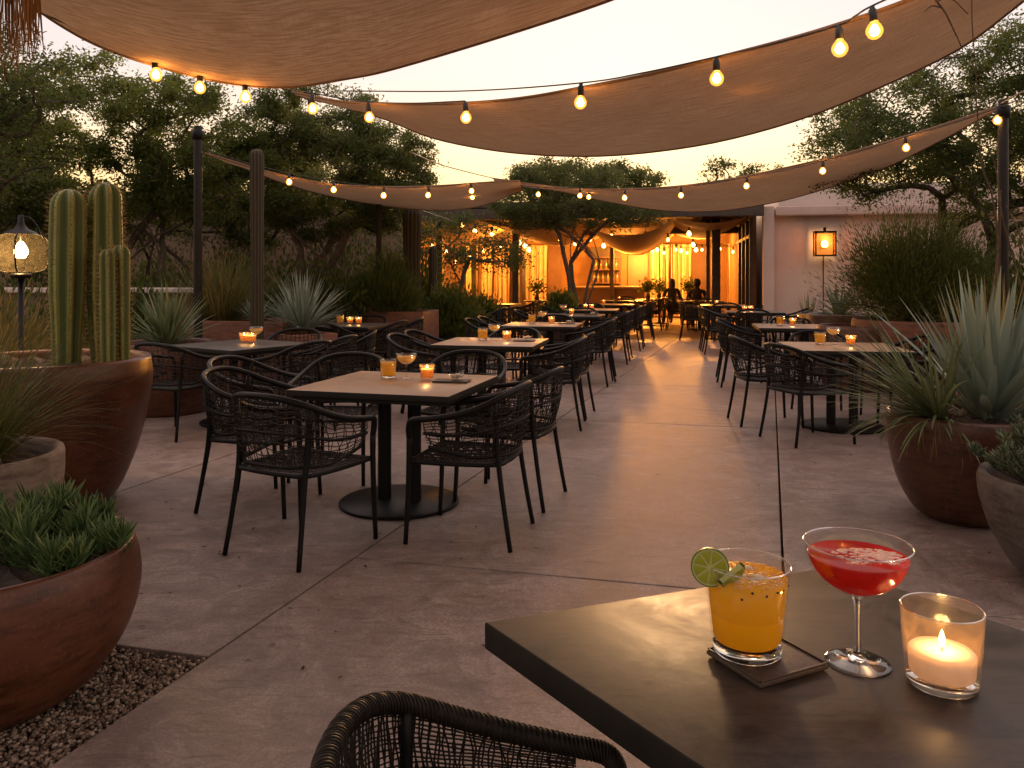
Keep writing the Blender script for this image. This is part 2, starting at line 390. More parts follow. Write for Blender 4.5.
M['pale'] = m_liquid('pale_drink', (.95, .68, .25), .6, .2, (1, .76, .38))
M['lime_skin'] = simple('lime_skin', (.05, .115, .008), (.085, .16, .012), 20, .4, .3, 200)
M['lime_flesh'] = m_liquid('lime_flesh', (.46, .50, .03), .55, .3, (.60, .62, .08))
M['lime_pith'] = m_liquid('lime_pith', (.66, .68, .26), .5, .5, (.74, .75, .34))
M['slate'] = simple('slate', (.02, .015, .013), (.05, .037, .032), 14, .6, .4, 60, dist=.003)
M['coaster'] = simple('coaster_leather', (.030, .018, .013), (.06, .036, .026), 20, .5, .3, 160)
M['cream'] = simple('cream_snack', (.55, .42, .28), (.7, .55, .38), 20, .7, .4, 60)
M['bark'] = simple('bark', (.03, .02, .014), (.085, .058, .042), 12, .9, .9, 40, dist=.03)
M['bark_pale'] = simple('bark_pale', (.06, .045, .032), (.13, .095, .07), 12, .9, .9, 40, dist=.03)
M['leaf_a'] = leafmat('mesquite_leaf', (.034, .055, .010), (.115, .142, .028), .6, .5, (.20, .195, .050))
M['leaf_b'] = leafmat('olive_leaf', (.028, .045, .013), (.105, .130, .034), .58, .5, (.19, .185, .058))
M['leaf_c'] = leafmat('palo_leaf', (.042, .062, .015), (.095, .112, .028), .45, .5, (.115, .12, .04))
M['leaf_dark'] = leafmat('dark_leaf', (.020, .036, .009), (.080, .104, .024), .58, .5, (.13, .135, .036))
M['shrub'] = leafmat('shrub_leaf', (.035, .060, .012), (.095, .118, .026), .4, .5, (.16, .155, .035))
M['agave'] = leafmat('agave_leaf', (.12, .17, .135), (.24, .30, .24), .2, .45, (.34, .38, .28))
M['agave_b'] = leafmat('sotol_leaf', (.075, .115, .055), (.165, .205, .095), .3, .45, (.27, .28, .12))
M['grass'] = leafmat('grass_blade', (.035, .055, .012), (.095, .115, .028), .3, .5, (.24, .19, .065))
M['grass_dry'] = leafmat('dry_grass_blade', (.085, .075, .022), (.19, .145, .045), .35, .55, (.33, .22, .07))
M['succ'] = leafmat('succulent_leaf', (.05, .10, .036), (.115, .19, .062), .2, .45, (.24, .29, .10))
M['rosemary'] = leafmat('rosemary_leaf', (.065, .095, .05), (.13, .165, .088), .2, .55, (.22, .24, .14))
M['thatch'] = leafmat('thatch_strand', (.13, .055, .018), (.26, .12, .04), .3, .7, (.38, .19, .07))
M['litter'] = leafmat('dry_litter', (.03, .018, .01), (.09, .055, .03), .2, .8, (.18, .11, .06))
M['vine'] = simple('dry_vine', (.05, .032, .02), (.12, .075, .045), 20, .9, .5, 60)
M['cactus'] = m_cactus()
M['spine'] = leafmat('cactus_spine', (.30, .21, .09), (.50, .37, .18), .4, .5, (.62, .48, .26))
M['saguaro'] = None
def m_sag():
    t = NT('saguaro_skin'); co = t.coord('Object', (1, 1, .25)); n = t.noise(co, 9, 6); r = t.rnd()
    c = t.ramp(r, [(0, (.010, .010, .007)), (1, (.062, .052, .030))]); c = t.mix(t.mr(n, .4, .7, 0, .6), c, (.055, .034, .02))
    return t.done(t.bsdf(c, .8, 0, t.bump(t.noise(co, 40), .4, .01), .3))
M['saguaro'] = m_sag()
M['post'] = simple('dark_post', (.007, .006, .005), (.018, .014, .011), 6, .55, .3, 50, spec=.25)
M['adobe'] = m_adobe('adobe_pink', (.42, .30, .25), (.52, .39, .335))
M['adobe_skylit'] = m_adobe('adobe_skylit', (.52, .42, .375), (.62, .52, .47))  # paler copy of the wall adobe for the parapet: sky light put into colour
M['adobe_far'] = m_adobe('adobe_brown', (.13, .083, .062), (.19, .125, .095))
M['cap'] = m_adobe('wall_cap', (.45, .38, .34), (.56, .48, .43))
M['timber'] = simple('dark_timber', (.025, .016, .011), (.06, .04, .028), 8, .6, .4, 40, dist=.006)
M['roof'] = simple('roof_felt', (.05, .04, .038), (.09, .072, .066), 6, .9, .4, 30)
M['plaster'] = m_adobe('warm_plaster', (.13, .07, .032), (.20, .11, .05))
M['panel'] = simple('brown_panel', (.075, .032, .016), (.12, .055, .027), 3, .6, .2, 40)
def m_curtain():
    t = NT('curtain_cloth'); co = t.coord('World'); n = t.noise(co, 5, 5); c = t.ramp(n, [(.3, (.62, .48, .30)), (.7, (.74, .60, .40))])
    d = t.bsdf(c, .9, 0, t.bump(t.noise(co, 200), .2, .002), .1); x = t.n('ShaderNodeBsdfTranslucent'); t.l(c, x.inputs[0])
    mx = t.n('ShaderNodeMixShader'); mx.inputs[0].default_value = .4; t.l(d.outputs[0], mx.inputs[1]); t.l(x.outputs[0], mx.inputs[2]); return t.done(mx)
M['curtain'] = m_curtain()
M['hill'] = simple('far_hills', (.10, .075, .075), (.15, .115, .11), .02, 1, 0, coord='World')
M['skin'] = simple('skin', (.36, .19, .12), (.44, .25, .17), 20, .5, .1, 80)
M['hair'] = simple('hair', (.012, .009, .007), (.03, .02, .015), 60, .6, .4, 200)
M['cloth_dark'] = simple('dark_cloth', (.02, .018, .018), (.04, .034, .032), 30, .9, .3, 150)
M['bottle'] = simple('bottle_glass', (.10, .05, .015), (.2, .1, .03), 3, .1, 0)
M['bowl_inside'] = M['soil']

# ------------------------------------------------------------------ ground, patio, gravel
GU = np.array((math.cos(R(14)), -math.sin(R(14)))); GV = np.array((math.sin(R(17.8)), math.cos(R(17.8)))); G0 = np.array((-1.128, 2.982))
def g2(u, v): return G0 + GU * u + GV * v
b = MB(); n = 61; xs = np.concatenate([-np.geomspace(700, 14, 14), np.linspace(-12, 12, 9), np.geomspace(14, 700, 14)])
ys = np.concatenate([[-700, -200, -60, -20], np.linspace(-8, 40, 13), np.geomspace(50, 1500, 14)])
V = np.array([(x, y, -.06) for y in ys for x in xs]); nx = len(xs)
b.add(V, [(j * nx + i, j * nx + i + 1, (j + 1) * nx + i + 1, (j + 1) * nx + i) for j in range(len(ys) - 1) for i in range(nx - 1)])
tag(b.build('ground', M['bed']), kind='structure')
b = MB(); gap = .006
ulines = [-18.72, -16.64, -14.56, -12.48, -10.4, -8.32, -6.24, -4.16, -2.08, 0, 2.05, 4.16, 6.24, 8.32, 10.4, 12.48]
vlines = [-6.5, -3.0, 1.107, 5.17, 7.9, 10.9, 13.9, 16.9, 19.9, 22.9, 25.9]
for i in range(len(ulines) - 1):
    for j in range(len(vlines) - 1):
        u0, u1, v0, v1 = ulines[i], ulines[i + 1], vlines[j], vlines[j + 1]
        if u1 <= .01:
            if v1 <= -2.9: continue
            if abs(v0 - 1.107) < .01: continue
            if abs(v0 + 3.0) < .01: v0 = 0.0; v1 = 5.17                 # left of this joint the slab starts at the gravel bed
        p = [g2(u0 + gap, v0 + gap), g2(u1 - gap, v0 + gap), g2(u1 - gap, v1 - gap), g2(u0 + gap, v1 - gap)]
        b.prism(p, -.055, 0, bev=.004)
tag(b.build('patio', M['concrete'], smooth=False), kind='structure')
# loose pebbles of the gravel bed
ico = np.array([(0, 0, 1), (.894, 0, .447), (.276, .851, .447), (-.724, .526, .447), (-.724, -.526, .447), (.276, -.851, .447), (.724, .526, -.447), (-.276, .851, -.447), (-.894, 0, -.447), (-.276, -.851, -.447), (.724, -.526, -.447), (0, 0, -1)])
icf = [(0, 1, 2), (0, 2, 3), (0, 3, 4), (0, 4, 5), (0, 5, 1), (1, 6, 2), (2, 7, 3), (3, 8, 4), (4, 9, 5), (5, 10, 1), (6, 7, 2), (7, 8, 3), (8, 9, 4), (9, 10, 5), (10, 6, 1), (11, 7, 6), (11, 8, 7), (11, 9, 8), (11, 10, 9), (11, 6, 10)]
b = MB()
for k in range(15000):
    u = -rng.uniform(.010, 1.15) if k < 13000 else -rng.uniform(.010, 2.6); v = -rng.uniform(.010, 1.15)
    s = rng.uniform(.0042, .009); sc3 = s * rng.uniform(.65, 1.35, 3) * np.array((1, 1, .75)); a = rng.uniform(0, 6.28)
    q = ico * sc3 * rng.uniform(.85, 1.15, (12, 1)); ca, sa = math.cos(a), math.sin(a); q = q @ np.array([[ca, sa, 0], [-sa, ca, 0], [0, 0, 1]])
    p = g2(u, v); b.add(q + np.array((p[0], p[1], rng.uniform(-.026, -.003))), icf, 0, rng.uniform(0, 1))
tag(b.build('gravel', M['pebble'], smooth=True), 'tan gravel bed beside the front terracotta bowl', 'gravel', kind='stuff')
b = MB(); pp = [g2(-14, -3.5), g2(-.002, -3.5), g2(-.002, -.002), g2(-14, -.002)]
b.prism(pp, -.058, -.03); tag(b.build('gravel_base', M['bed']), kind='structure')

# dry leaves blown over the patio
b = MB(); Pn = []
for k in range(110):
    x, y = rng.uniform(-4.5, 4.5), rng.uniform(1.6, 14); Pn.append((x, y, .004 + rng.uniform(0, .003)))
for k in range(60): x, y = rng.normal(-1.6, .8), rng.normal(3.6, .9); Pn.append((x, y, .004 + rng.uniform(0, .003)))
Pn = np.array(Pn); d_ = rng.normal(size=Pn.shape) * np.array((1, 1, .05)); d_ /= np.linalg.norm(d_, axis=1, keepdims=True); q_ = np.cross(d_, np.array((0, 0, 1.0))); L_ = rng.uniform(.006, .020, len(Pn))[:, None]
V = np.stack([Pn - d_ * L_, Pn + q_ * L_ * .35 + np.array((0, 0, .002)), Pn + d_ * L_, Pn - q_ * L_ * .35 + np.array((0, 0, .003))], 1).reshape(-1, 3); b.add(V, np.arange(len(V)).reshape(-1, 4).tolist(), 0, rng.uniform(0, 1, len(Pn)).tolist())
tag(b.build('leaf_litter', M['litter'], smooth=False), 'small dry leaves and specks scattered over the patio concrete', 'leaf litter', kind='stuff')
# far hills
b = MB(); rows = [[], [], []]
for i in range(161):
    a = R(-75 + 150 * i / 160); d = 420
    h = 17 + 16 * math.exp(-((math.degrees(a) + 6) / 7) ** 2) + 6 * math.sin(i * .23) + 4 * math.sin(i * .61 + 1) + 2 * math.sin(i * 1.7) + rng.uniform(-.6, .6)
    for k, (dd, hh) in enumerate(((d - 120, -1), (d - 40, h * .62), (d, h))): rows[k].append((dd * math.sin(a), dd * math.cos(a), hh))
b.strip(rows); tag(b.build('hills', M['hill']), kind='structure')

# ------------------------------------------------------------------ buildings
HA = R(11.5); HU = np.array((math.cos(HA), -math.sin(HA))); HV = np.array((math.sin(HA), math.cos(HA)))
C0 = np.array((5.46, 17.5))                              # front corner of the adobe wall
def h2(u, v): return C0 + HU * u + HV * v
def h3(u, v, z): p = h2(u, v); return np.array((p[0], p[1], z))
def on_v(px, v):                                         # u of the point on the line v=const seen in column px
    k = (px - 512) / F; o = h2(0, v)
    return (k * o[1] - o[0]) / (HU[0] - k * HU[1])
# everything of the pavilion is built in its own frame (u along the front, v into depth)
HROT = -HA
adobe = thing('adobe_wing', 'pale pink adobe wing with a framed panel and the square wall lantern', 'building', h3(0, 0, 0), HROT)
b = MB(); b.box((5.0, 3.0, 1.43), (9.6, 5.9, 2.86), bev=.03)
b.build('wall', M['adobe'], adobe)
b = MB(); b.box((.11, -.0, 1.45), (.22, .30, 2.90), bev=.02); b.box((5.2, 0, 2.79), (9.9, .32, .20), bev=.02)
b.build('wall_frame', M['adobe'], adobe)
b = MB(); b.box((5.2, 2.95, 3.14), (9.7, 5.4, .52), bev=.03); b.build('parapet', M['adobe_skylit'], adobe)

pav = thing('dining_pavilion', 'glowing open dining pavilion with curtains and a dark flat roof', 'building', h3(0, 0, 0), HROT)
PW = 15.0
b = MB()
b.box((-PW / 2, 9.1, 1.5), (PW, .2, 3.0)); b.build('back_wall', M['plaster'], pav)
b = MB(); b.box((-.10, 5.0, 1.45), (.12, 8.0, 2.9)); b.build('side_wall', M['plaster'], pav)
b = MB(); b.box((-PW - .1, 5.0, 1.45), (.12, 8.0, 2.9)); b.build('side_wall', M['plaster'], pav)
b = MB(); b.box((-PW / 2 - .15, 4.4, 3.0), (PW + .3, 9.6, .14), bev=.02); b.build('roof', M['roof'], pav)
b = MB(); b.box((-PW / 2 - .02, -.35, 2.80), (PW, .16, .24), bev=.01); b.build('front_beam', M['timber'], pav)
for k in range(7):
    b = MB(); b.box((-1.2 - k * 2.2, 4.3, 2.84), (.12, 9.0, .18)); b.build('rafter', M['timber'], pav)
b = MB(); b.box((-PW / 2 + .0, 4.0, 2.62), (PW - .4, .14, .18)); b.build('cross_beam', M['timber'], pav)
for px, v, w in ((716, 2.2, .20), (708, 2.2, .09), (516, 1.6, .16), (524, 4.2, .10), (742, 4.0, .14), (440, 1.6, .16), (612, 7.2, .12), (474, 5.5, .14)):
    b = MB(); b.box((on_v(px, v), v, 1.4), (w, w, 2.78), bev=.01); b.build('post', M['timber'], pav)
# window frames of the right side, seen edge-on
for v in (.55, 1.6, 2.7, 3.8):
    b = MB(); b.box((-.2, v, 1.35), (.07, .09, 2.7)); b.box((-.2, v + .5, 2.3), (.05, .92, .07)); b.build('side_frame', M['timber'], pav)
def curtain(px0, px1, v, z0=.06, z1=2.42, folds=4):
    u0, u1 = on_v(px0, v), on_v(px1, v); m = 60; rows = []
    for zz in np.linspace(z0, z1, 9):
        t = np.linspace(0, 1, m); amp = .05 + .03 * (1 - (zz - z0) / (z1 - z0))
        rows.append(np.column_stack([u0 + (u1 - u0) * t + .02 * np.sin(t * 17 + zz), v + amp * (np.sin(t * folds * 6.283 + 1.3 * np.sin(t * 7 + u0)) + .45 * np.sin(t * folds * 15.1 + zz * .6 + u0) + .25 * np.sin(t * folds * 31)), np.full(m, zz)]))
    b = MB(); b.strip(rows); b.build('curtain', M['curtain'], pav)
curtain(650, 669, 8.7); curtain(670.5, 691, 8.7); curtain(727, 753, 8.4, folds=5); curtain(523, 547, 8.6); curtain(494, 510, 8.6); curtain(466, 478, 8.6, folds=2); curtain(482, 493, 8.6, folds=2)
for p0, p1 in ((548, 561), (628, 648), (692, 714), (512, 521), (430, 462)):
    u0, u1 = on_v(p0, 8.95), on_v(p1, 8.95); b = MB(); b.box(((u0 + u1) / 2, 8.95, 1.22), (abs(u1 - u0), .06, 2.3), bev=.01); b.build('wall_panel', M['panel'], pav)
u0, u1 = on_v(591, 8.9), on_v(621, 8.9)
b = MB(); b.box(((u0 + u1) / 2, 8.93, 1.5), (u1 - u0, .08, 1.7)); b.build('bar_recess', M['timber'], pav)
for zz in (1.15, 1.6, 2.0):
    b = MB(); b.box(((u0 + u1) / 2, 8.75, zz), (u1 - u0 - .05, .28, .04)); b.build('bar_shelf', M['panel'], pav)
# billowing fabric ceiling inside
def hang(u0, u1, v0, v1, z, sag):
    rows = []
    for t in np.linspace(0, 1, 14):
        s_ = np.linspace(0, 1, 20)
        zz = z - sag * np.sin(math.pi * s_) ** .8 * (.55 + .45 * math.sin(math.pi * t))
        rows.append(np.column_stack([u0 + (u1 - u0) * s_, np.full(20, v0 + (v1 - v0) * t), zz]))
    b = MB(); b.strip(rows); b.st = np.vstack([np.column_stack([r[:, 0], r[:, 1], r[:, 2] * 0]) for r in rows]); b.build('ceiling_drape', M['sail'], pav)
hang(-4.1, -1.9, .3, 8.6, 2.72, .75); hang(-6.4, -4.2, .3, 8.6, 2.72, .45); hang(-1.85, -.3, .3, 8.6, 2.72, .25); hang(-9.5, -6.5, .3, 8.6, 2.72, .4)
# bar counter in front of the shelves
bar = thing('bar_counter', 'long brown bar counter in front of the bottle shelves', 'counter', h3(on_v(607, 7.6), 7.6, 0), HROT)
b = MB(); b.box((0, 0, .5), (2.4, .55, 1.0), bev=.01); b.build('counter_body', M['panel'], bar)
b = MB(); b.box((0, 0, 1.03), (2.6, .7, .06), bev=.01); b.build('counter_top', M['table_top'], bar)
bprof = [(0, 0), (.04, 0), (.042, .02), (.042, .17), (.03, .21), (.014, .24), (.014, .31), (.017, .312), (.017, .325), (0, .325)]
bm_ = MB(); bm_.lathe(bprof, 10); bot0 = None
for k, (px, zz) in enumerate(((594, 1.17), (598, 1.17), (603, 1.17), (608, 1.17), (613, 1.17), (617, 1.17), (596, 1.62), (601, 1.62), (606, 1.62), (612, 1.62), (616, 1.62))):
    lab = 'amber bottle on the %s shelf behind the bar' % ('lower' if zz < 1.4 else 'upper')
    if bot0 is None: bot0 = bm_.build('bottle', M['bottle'])
    o = bot0 if k == 0 else bot0.copy()
    if k: COL.objects.link(o)
    o.location = h3(on_v(px, 8.74), 8.74, zz + .002); tag(o, lab, 'bottle', 'bottles on the %s bar shelf' % ('lower' if zz < 1.4 else 'upper'))
# lamps inside the pavilion: pendant bulbs with their light
def small_bulbs(name, label, pts, r=.05, lights=None, mat='bulb_in', power=0, ceil=2.9):
    root = thing(name, label, 'string lights', (0, 0, 0))
    pts = [np.array(p) for p in pts]
    path = []
    for i, p in enumerate(pts):
        q = p + np.array((0, 0, .16)); path.append(q)
        if i < len(pts) - 1: m_ = (q + pts[i + 1] + np.array((0, 0, .16))) / 2; path.append(m_ - np.array((0, 0, .04)))
    b = MB(); b.tube(catmull(path, len(path) * 5), .008, 4); b.build('cable', M['cable'], root)
    for i, p in enumerate(pts):
        b = MB(); b.tube([p + np.array((0, 0, .17)), p + np.array((0, 0, .05))], [.022, .026], 8); s_ = b.build('lamp_socket', M['cable'], root)
        b = MB(); b.lathe([(0, -r), (r * .55, -r * .82), (r * .92, -r * .35), (r, .05 * r), (r * .85, .5 * r), (r * .5, .95 * r), (r * .45, 1.3 * r), (0, 1.3 * r)], 12, p); b.build('bulb', M[mat], s_)
    return root
ORG = (1.0, .36, .05)
small_bulbs('pavilion_string_lights', 'string of bulbs hanging over the bar inside the pavilion', [P(603.7, 246, 21.5), P(611.6, 237, 20.2), P(637, 245, 22.0), P(657, 250, 23.5), P(681, 251, 24.5)], .055)
small_bulbs('pavilion_string_lights', 'string of bulbs by the dark double post of the pavilion', [P(689, 234, 19.5), P(693, 245, 21.5), P(696, 250, 22.5), P(739, 250, 23.5), P(746, 248, 23.0)], .055)
small_bulbs('pavilion_string_lights', 'string of bulbs beside the leftmost long curtain of the pavilion', [P(519, 243, 21.0), P(525, 246, 22.5), P(529, 250, 23.0)], .06)
small_bulbs('pavilion_string_lights', 'short string of bulbs under the front beam behind the umbrella tree', [P(462, 225, 17.4), P(475, 231, 18.0), P(492, 234, 18.4)], .045)
small_bulbs('pavilion_string_lights', 'string of tiny bulbs along the billowing drape near the pavilion front', [P(560, 240, 19.5), P(575, 244, 20.0), P(590, 240, 20.5), P(622, 243, 21.0), P(645, 238, 20.5), P(668, 240, 20.0)], .038)
small_bulbs('pavilion_string_lights', 'string of tiny bulbs deep inside before the yellow curtains', [P(632, 252, 24.5), P(643, 250, 24.3), P(652, 251, 24.0), P(664, 253, 24.2), P(676, 250, 24.0), P(687, 253, 24.3), P(702, 250, 24.0), P(720, 249, 23.8), P(733, 252, 23.8)], .038)
small_bulbs('pavilion_string_lights', 'string of tiny bulbs among the dark trees left of the pavilion', [P(432, 246, 18.5), P(446, 252, 19), P(456, 262, 19.5), P(470, 258, 20), P(484, 251, 20.5), P(500, 247, 21)], .038)
for u, v, z, pw in ((-3.0, 7.9, 2.1, 380), (-1.2, 7.2, 2.2, 200), (-5.6, 7.2, 2.2, 160), (-8.4, 7.3, 2.2, 190), (-11.2, 7.3, 2.2, 180), (-3.2, 3.6, 2.2, 140), (-6.3, 3.2, 2.2, 120), (-9.3, 3.0, 2.2, 110)):
    point_light('pavilion_lamp', h3(u, v, z), pw, ORG, rad=.12)

# adobe building and garden wall on the left
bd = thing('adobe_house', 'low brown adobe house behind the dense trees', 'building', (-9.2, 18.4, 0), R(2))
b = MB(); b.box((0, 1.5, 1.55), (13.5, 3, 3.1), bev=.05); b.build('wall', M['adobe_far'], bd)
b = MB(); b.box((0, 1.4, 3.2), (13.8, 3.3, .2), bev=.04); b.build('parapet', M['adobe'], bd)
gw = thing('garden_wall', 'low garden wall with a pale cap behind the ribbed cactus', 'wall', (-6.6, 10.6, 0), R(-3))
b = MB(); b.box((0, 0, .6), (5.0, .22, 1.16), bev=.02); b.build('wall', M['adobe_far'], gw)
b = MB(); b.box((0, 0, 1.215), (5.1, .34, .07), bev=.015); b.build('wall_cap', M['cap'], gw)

# ------------------------------------------------------------------ shade sails
def sail(name, label, near, far, nu=48, nv=14, sag=.10, hemr=.012):
    root = thing(name, label, 'shade sail', (0, 0, 0))
    A = catmull([P(*p) if len(p) == 3 else np.array(p[:3]) for p in near], nu); B = catmull([P(*p) if len(p) == 3 else np.array(p[:3]) for p in far], nu)
    rows, st = [], []
    for j, t in enumerate(np.linspace(0, 1, nv)):
        s_ = np.linspace(0, 1, nu)
        row = A * (1 - t) + B * t; row[:, 2] -= sag * math.sin(math.pi * t) * np.sin(math.pi * s_) ** .5
        row[:, 2] += .012 * np.sin(s_ * 21 + t * 4) * math.sin(math.pi * t) + .006 * np.sin(s_ * 47 - t * 9) * math.sin(math.pi * t)
        rows.append(row); st.append(np.column_stack([s_ * 5, np.full(nu, t * 1.6), np.zeros(nu)]))
    b = MB(); b.strip(rows); b.st = np.vstack(st); b.build('canvas', M['sail'], root)
    for rw in (rows[0], rows[-1]): b = MB(); b.tube(rw, hemr, 6); b.build('hem', M['hem'], root)
    return root, rows
_, S1 = sail('shade_sail', 'large brown canvas sail sagging overhead across the top left', 
      [(-2.6, .2, 3.0, 0), (-1.4, -.4, 3.15, 0), (.3, -.7, 3.3, 0), (2.2, -.4, 3.3, 0)],
      [(10, -12, 4.3), (56, 22, 4.8), (102, 47, 5.2), (154, 65, 5.6), (222, 82, 6.0), (285, 87, 6.2), (350, 78, 6.1), (396, 68, 5.9), (496, 38, 5.5), (607, 1, 5.0), (690, -34, 4.6)], sag=.03)
_, S2 = sail('shade_sail', 'long brown canvas sail curving up to the top right corner',
      [(292, 92, 7.6), (345, 102, 7.2), (400, 104, 6.8), (465, 103, 6.3), (522, 98, 5.9), (580, 88, 5.5), (650, 74, 5.2), (720, 57, 4.9), (800, 36, 4.6), (870, 14, 4.35), (950, -16, 4.1), (1040, -50, 3.9)],
      [(296, 95, 7.8), (340, 106, 7.9), (385, 119, 8.0), (430, 137, 8.1), (480, 148, 8.1), (530, 154, 8.0), (590, 156, 7.8), (650, 152, 7.6), (720, 141, 7.2), (800, 119, 6.8), (880, 87, 6.3), (960, 48, 5.7), (1024, 0, 5.0)], sag=.02)
_, S3 = sail('shade_sail', 'low narrow canvas sail running right from the dark post and tall saguaro',
      [(204, 153, 9.4), (235, 162, 9.6), (265, 171, 9.8), (300, 179, 10.0), (340, 185, 10.2), (400, 187, 10.6), (450, 185, 11.0), (490, 182, 11.4), (520, 181, 11.7)],
      [(205, 154, 9.5), (240, 166, 10.0), (270, 178, 10.5), (300, 188, 11.2), (335, 197, 12.0), (385, 206, 12.8), (435, 210, 13.2), (480, 206, 13.2), (522, 190, 12.6)], sag=.02)
_, S4 = sail('shade_sail', 'low golden canvas sail in front of the pavilion roof, tied to the right pole',
      [(492, 178, 12.4), (530, 184, 12.0), (580, 189, 11.6), (630, 189, 11.1), (680, 186, 10.6), (730, 179, 10.1), (780, 169, 9.5), (840, 155, 8.8), (900, 138, 8.1), (955, 121, 7.5), (1000, 106, 7.05)],
      [(494, 180, 12.5), (530, 187, 13.0), (560, 191, 13.3), (600, 200, 13.6), (660, 210, 13.6), (715, 211, 13.2), (760, 205, 12.6), (800, 196, 12.0), (870, 174, 10.6), (930, 146, 9.2), (998, 108, 7.15)], sag=.02)

# ------------------------------------------------------------------ posts and cacti posts
def post(name, label, px, ptop, Y, r, mat, n=10, extra=None):
    p = P(px, ptop, Y); root = thing(name, label, 'post', (p[0], p[1], 0))
    b = MB(); b.lathe([(0, -.05), (r, -.05), (r, .5), (r * .96, p[2] * .6), (r * .93, p[2] - .02), (r * .8, p[2]), (0, p[2])], n); sharp(b.build('pole', M[mat], root), 50)
    if extra:
        b = MB(); b.lathe([(r * 1.05, p[2] - .16), (r * 1.35, p[2] - .15), (r * 1.35, p[2] - .06), (r * 1.05, p[2] - .05)], n); b.build('collar', M['frame'], root)
    return root
post('sail_post', 'dark round post holding the left end of the low sail', 198, 126, 9.4, .052, 'post', extra=1)
post('sail_post', 'thin dark post standing behind the shrub planter', 379, 203, 12.6, .045, 'post')
post('sail_post', 'dark pole wrapped with dry vine stems behind the big agave', 1003, 100, 7.0, .045, 'post', extra=1)
def ribbed(name, label, base, h, r, nr=13, mat='saguaro', lean=0):
    root = thing(name, label, 'cactus', base); b = MB(); n = nr * 4; ang = np.arange(n) * 6.283 / n
    zs = list(np.linspace(0, h - r, 16)) + [h - r + r * math.sin(a) for a in np.linspace(.2, 1.5, 6)]
    V = []
    for z in zs:
        k = 1.0 if z <= h - r else math.sqrt(max(.003, 1 - ((z - h + r) / r) ** 2))
        rr = r * k * (.80 + .2 * np.abs(np.cos(ang * nr / 2))) * (1 + .06 * math.sin(z * 3))
        V.append(np.column_stack([rr * np.cos(ang) + lean * z, rr * np.sin(ang), np.full(n, z)]))
    f = []; rn = []
    for i in range(len(zs) - 1):
        for k in range(n):
            k2 = (k + 1) % n; f.append((i * n + k, i * n + k2, (i + 1) * n + k2, (i + 1) * n + k)); rn.append(abs(math.cos((ang[k] + .5 * 6.283 / n) * nr / 2)))
    f.append(tuple((len(zs) - 1) * n + k for k in range(n))); rn.append(.5)
    b.add(np.vstack(V), f, 0, rn); b.build('stem', M[mat], root); return root
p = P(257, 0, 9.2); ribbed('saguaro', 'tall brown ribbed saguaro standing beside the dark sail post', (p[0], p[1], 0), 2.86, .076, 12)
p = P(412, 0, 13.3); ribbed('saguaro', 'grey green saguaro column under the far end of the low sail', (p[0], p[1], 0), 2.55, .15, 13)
p = P(433, 0, 14.5); ribbed('saguaro', 'short pale saguaro column among the dark shrubs', (p[0], p[1], 0), 1.95, .08, 11)

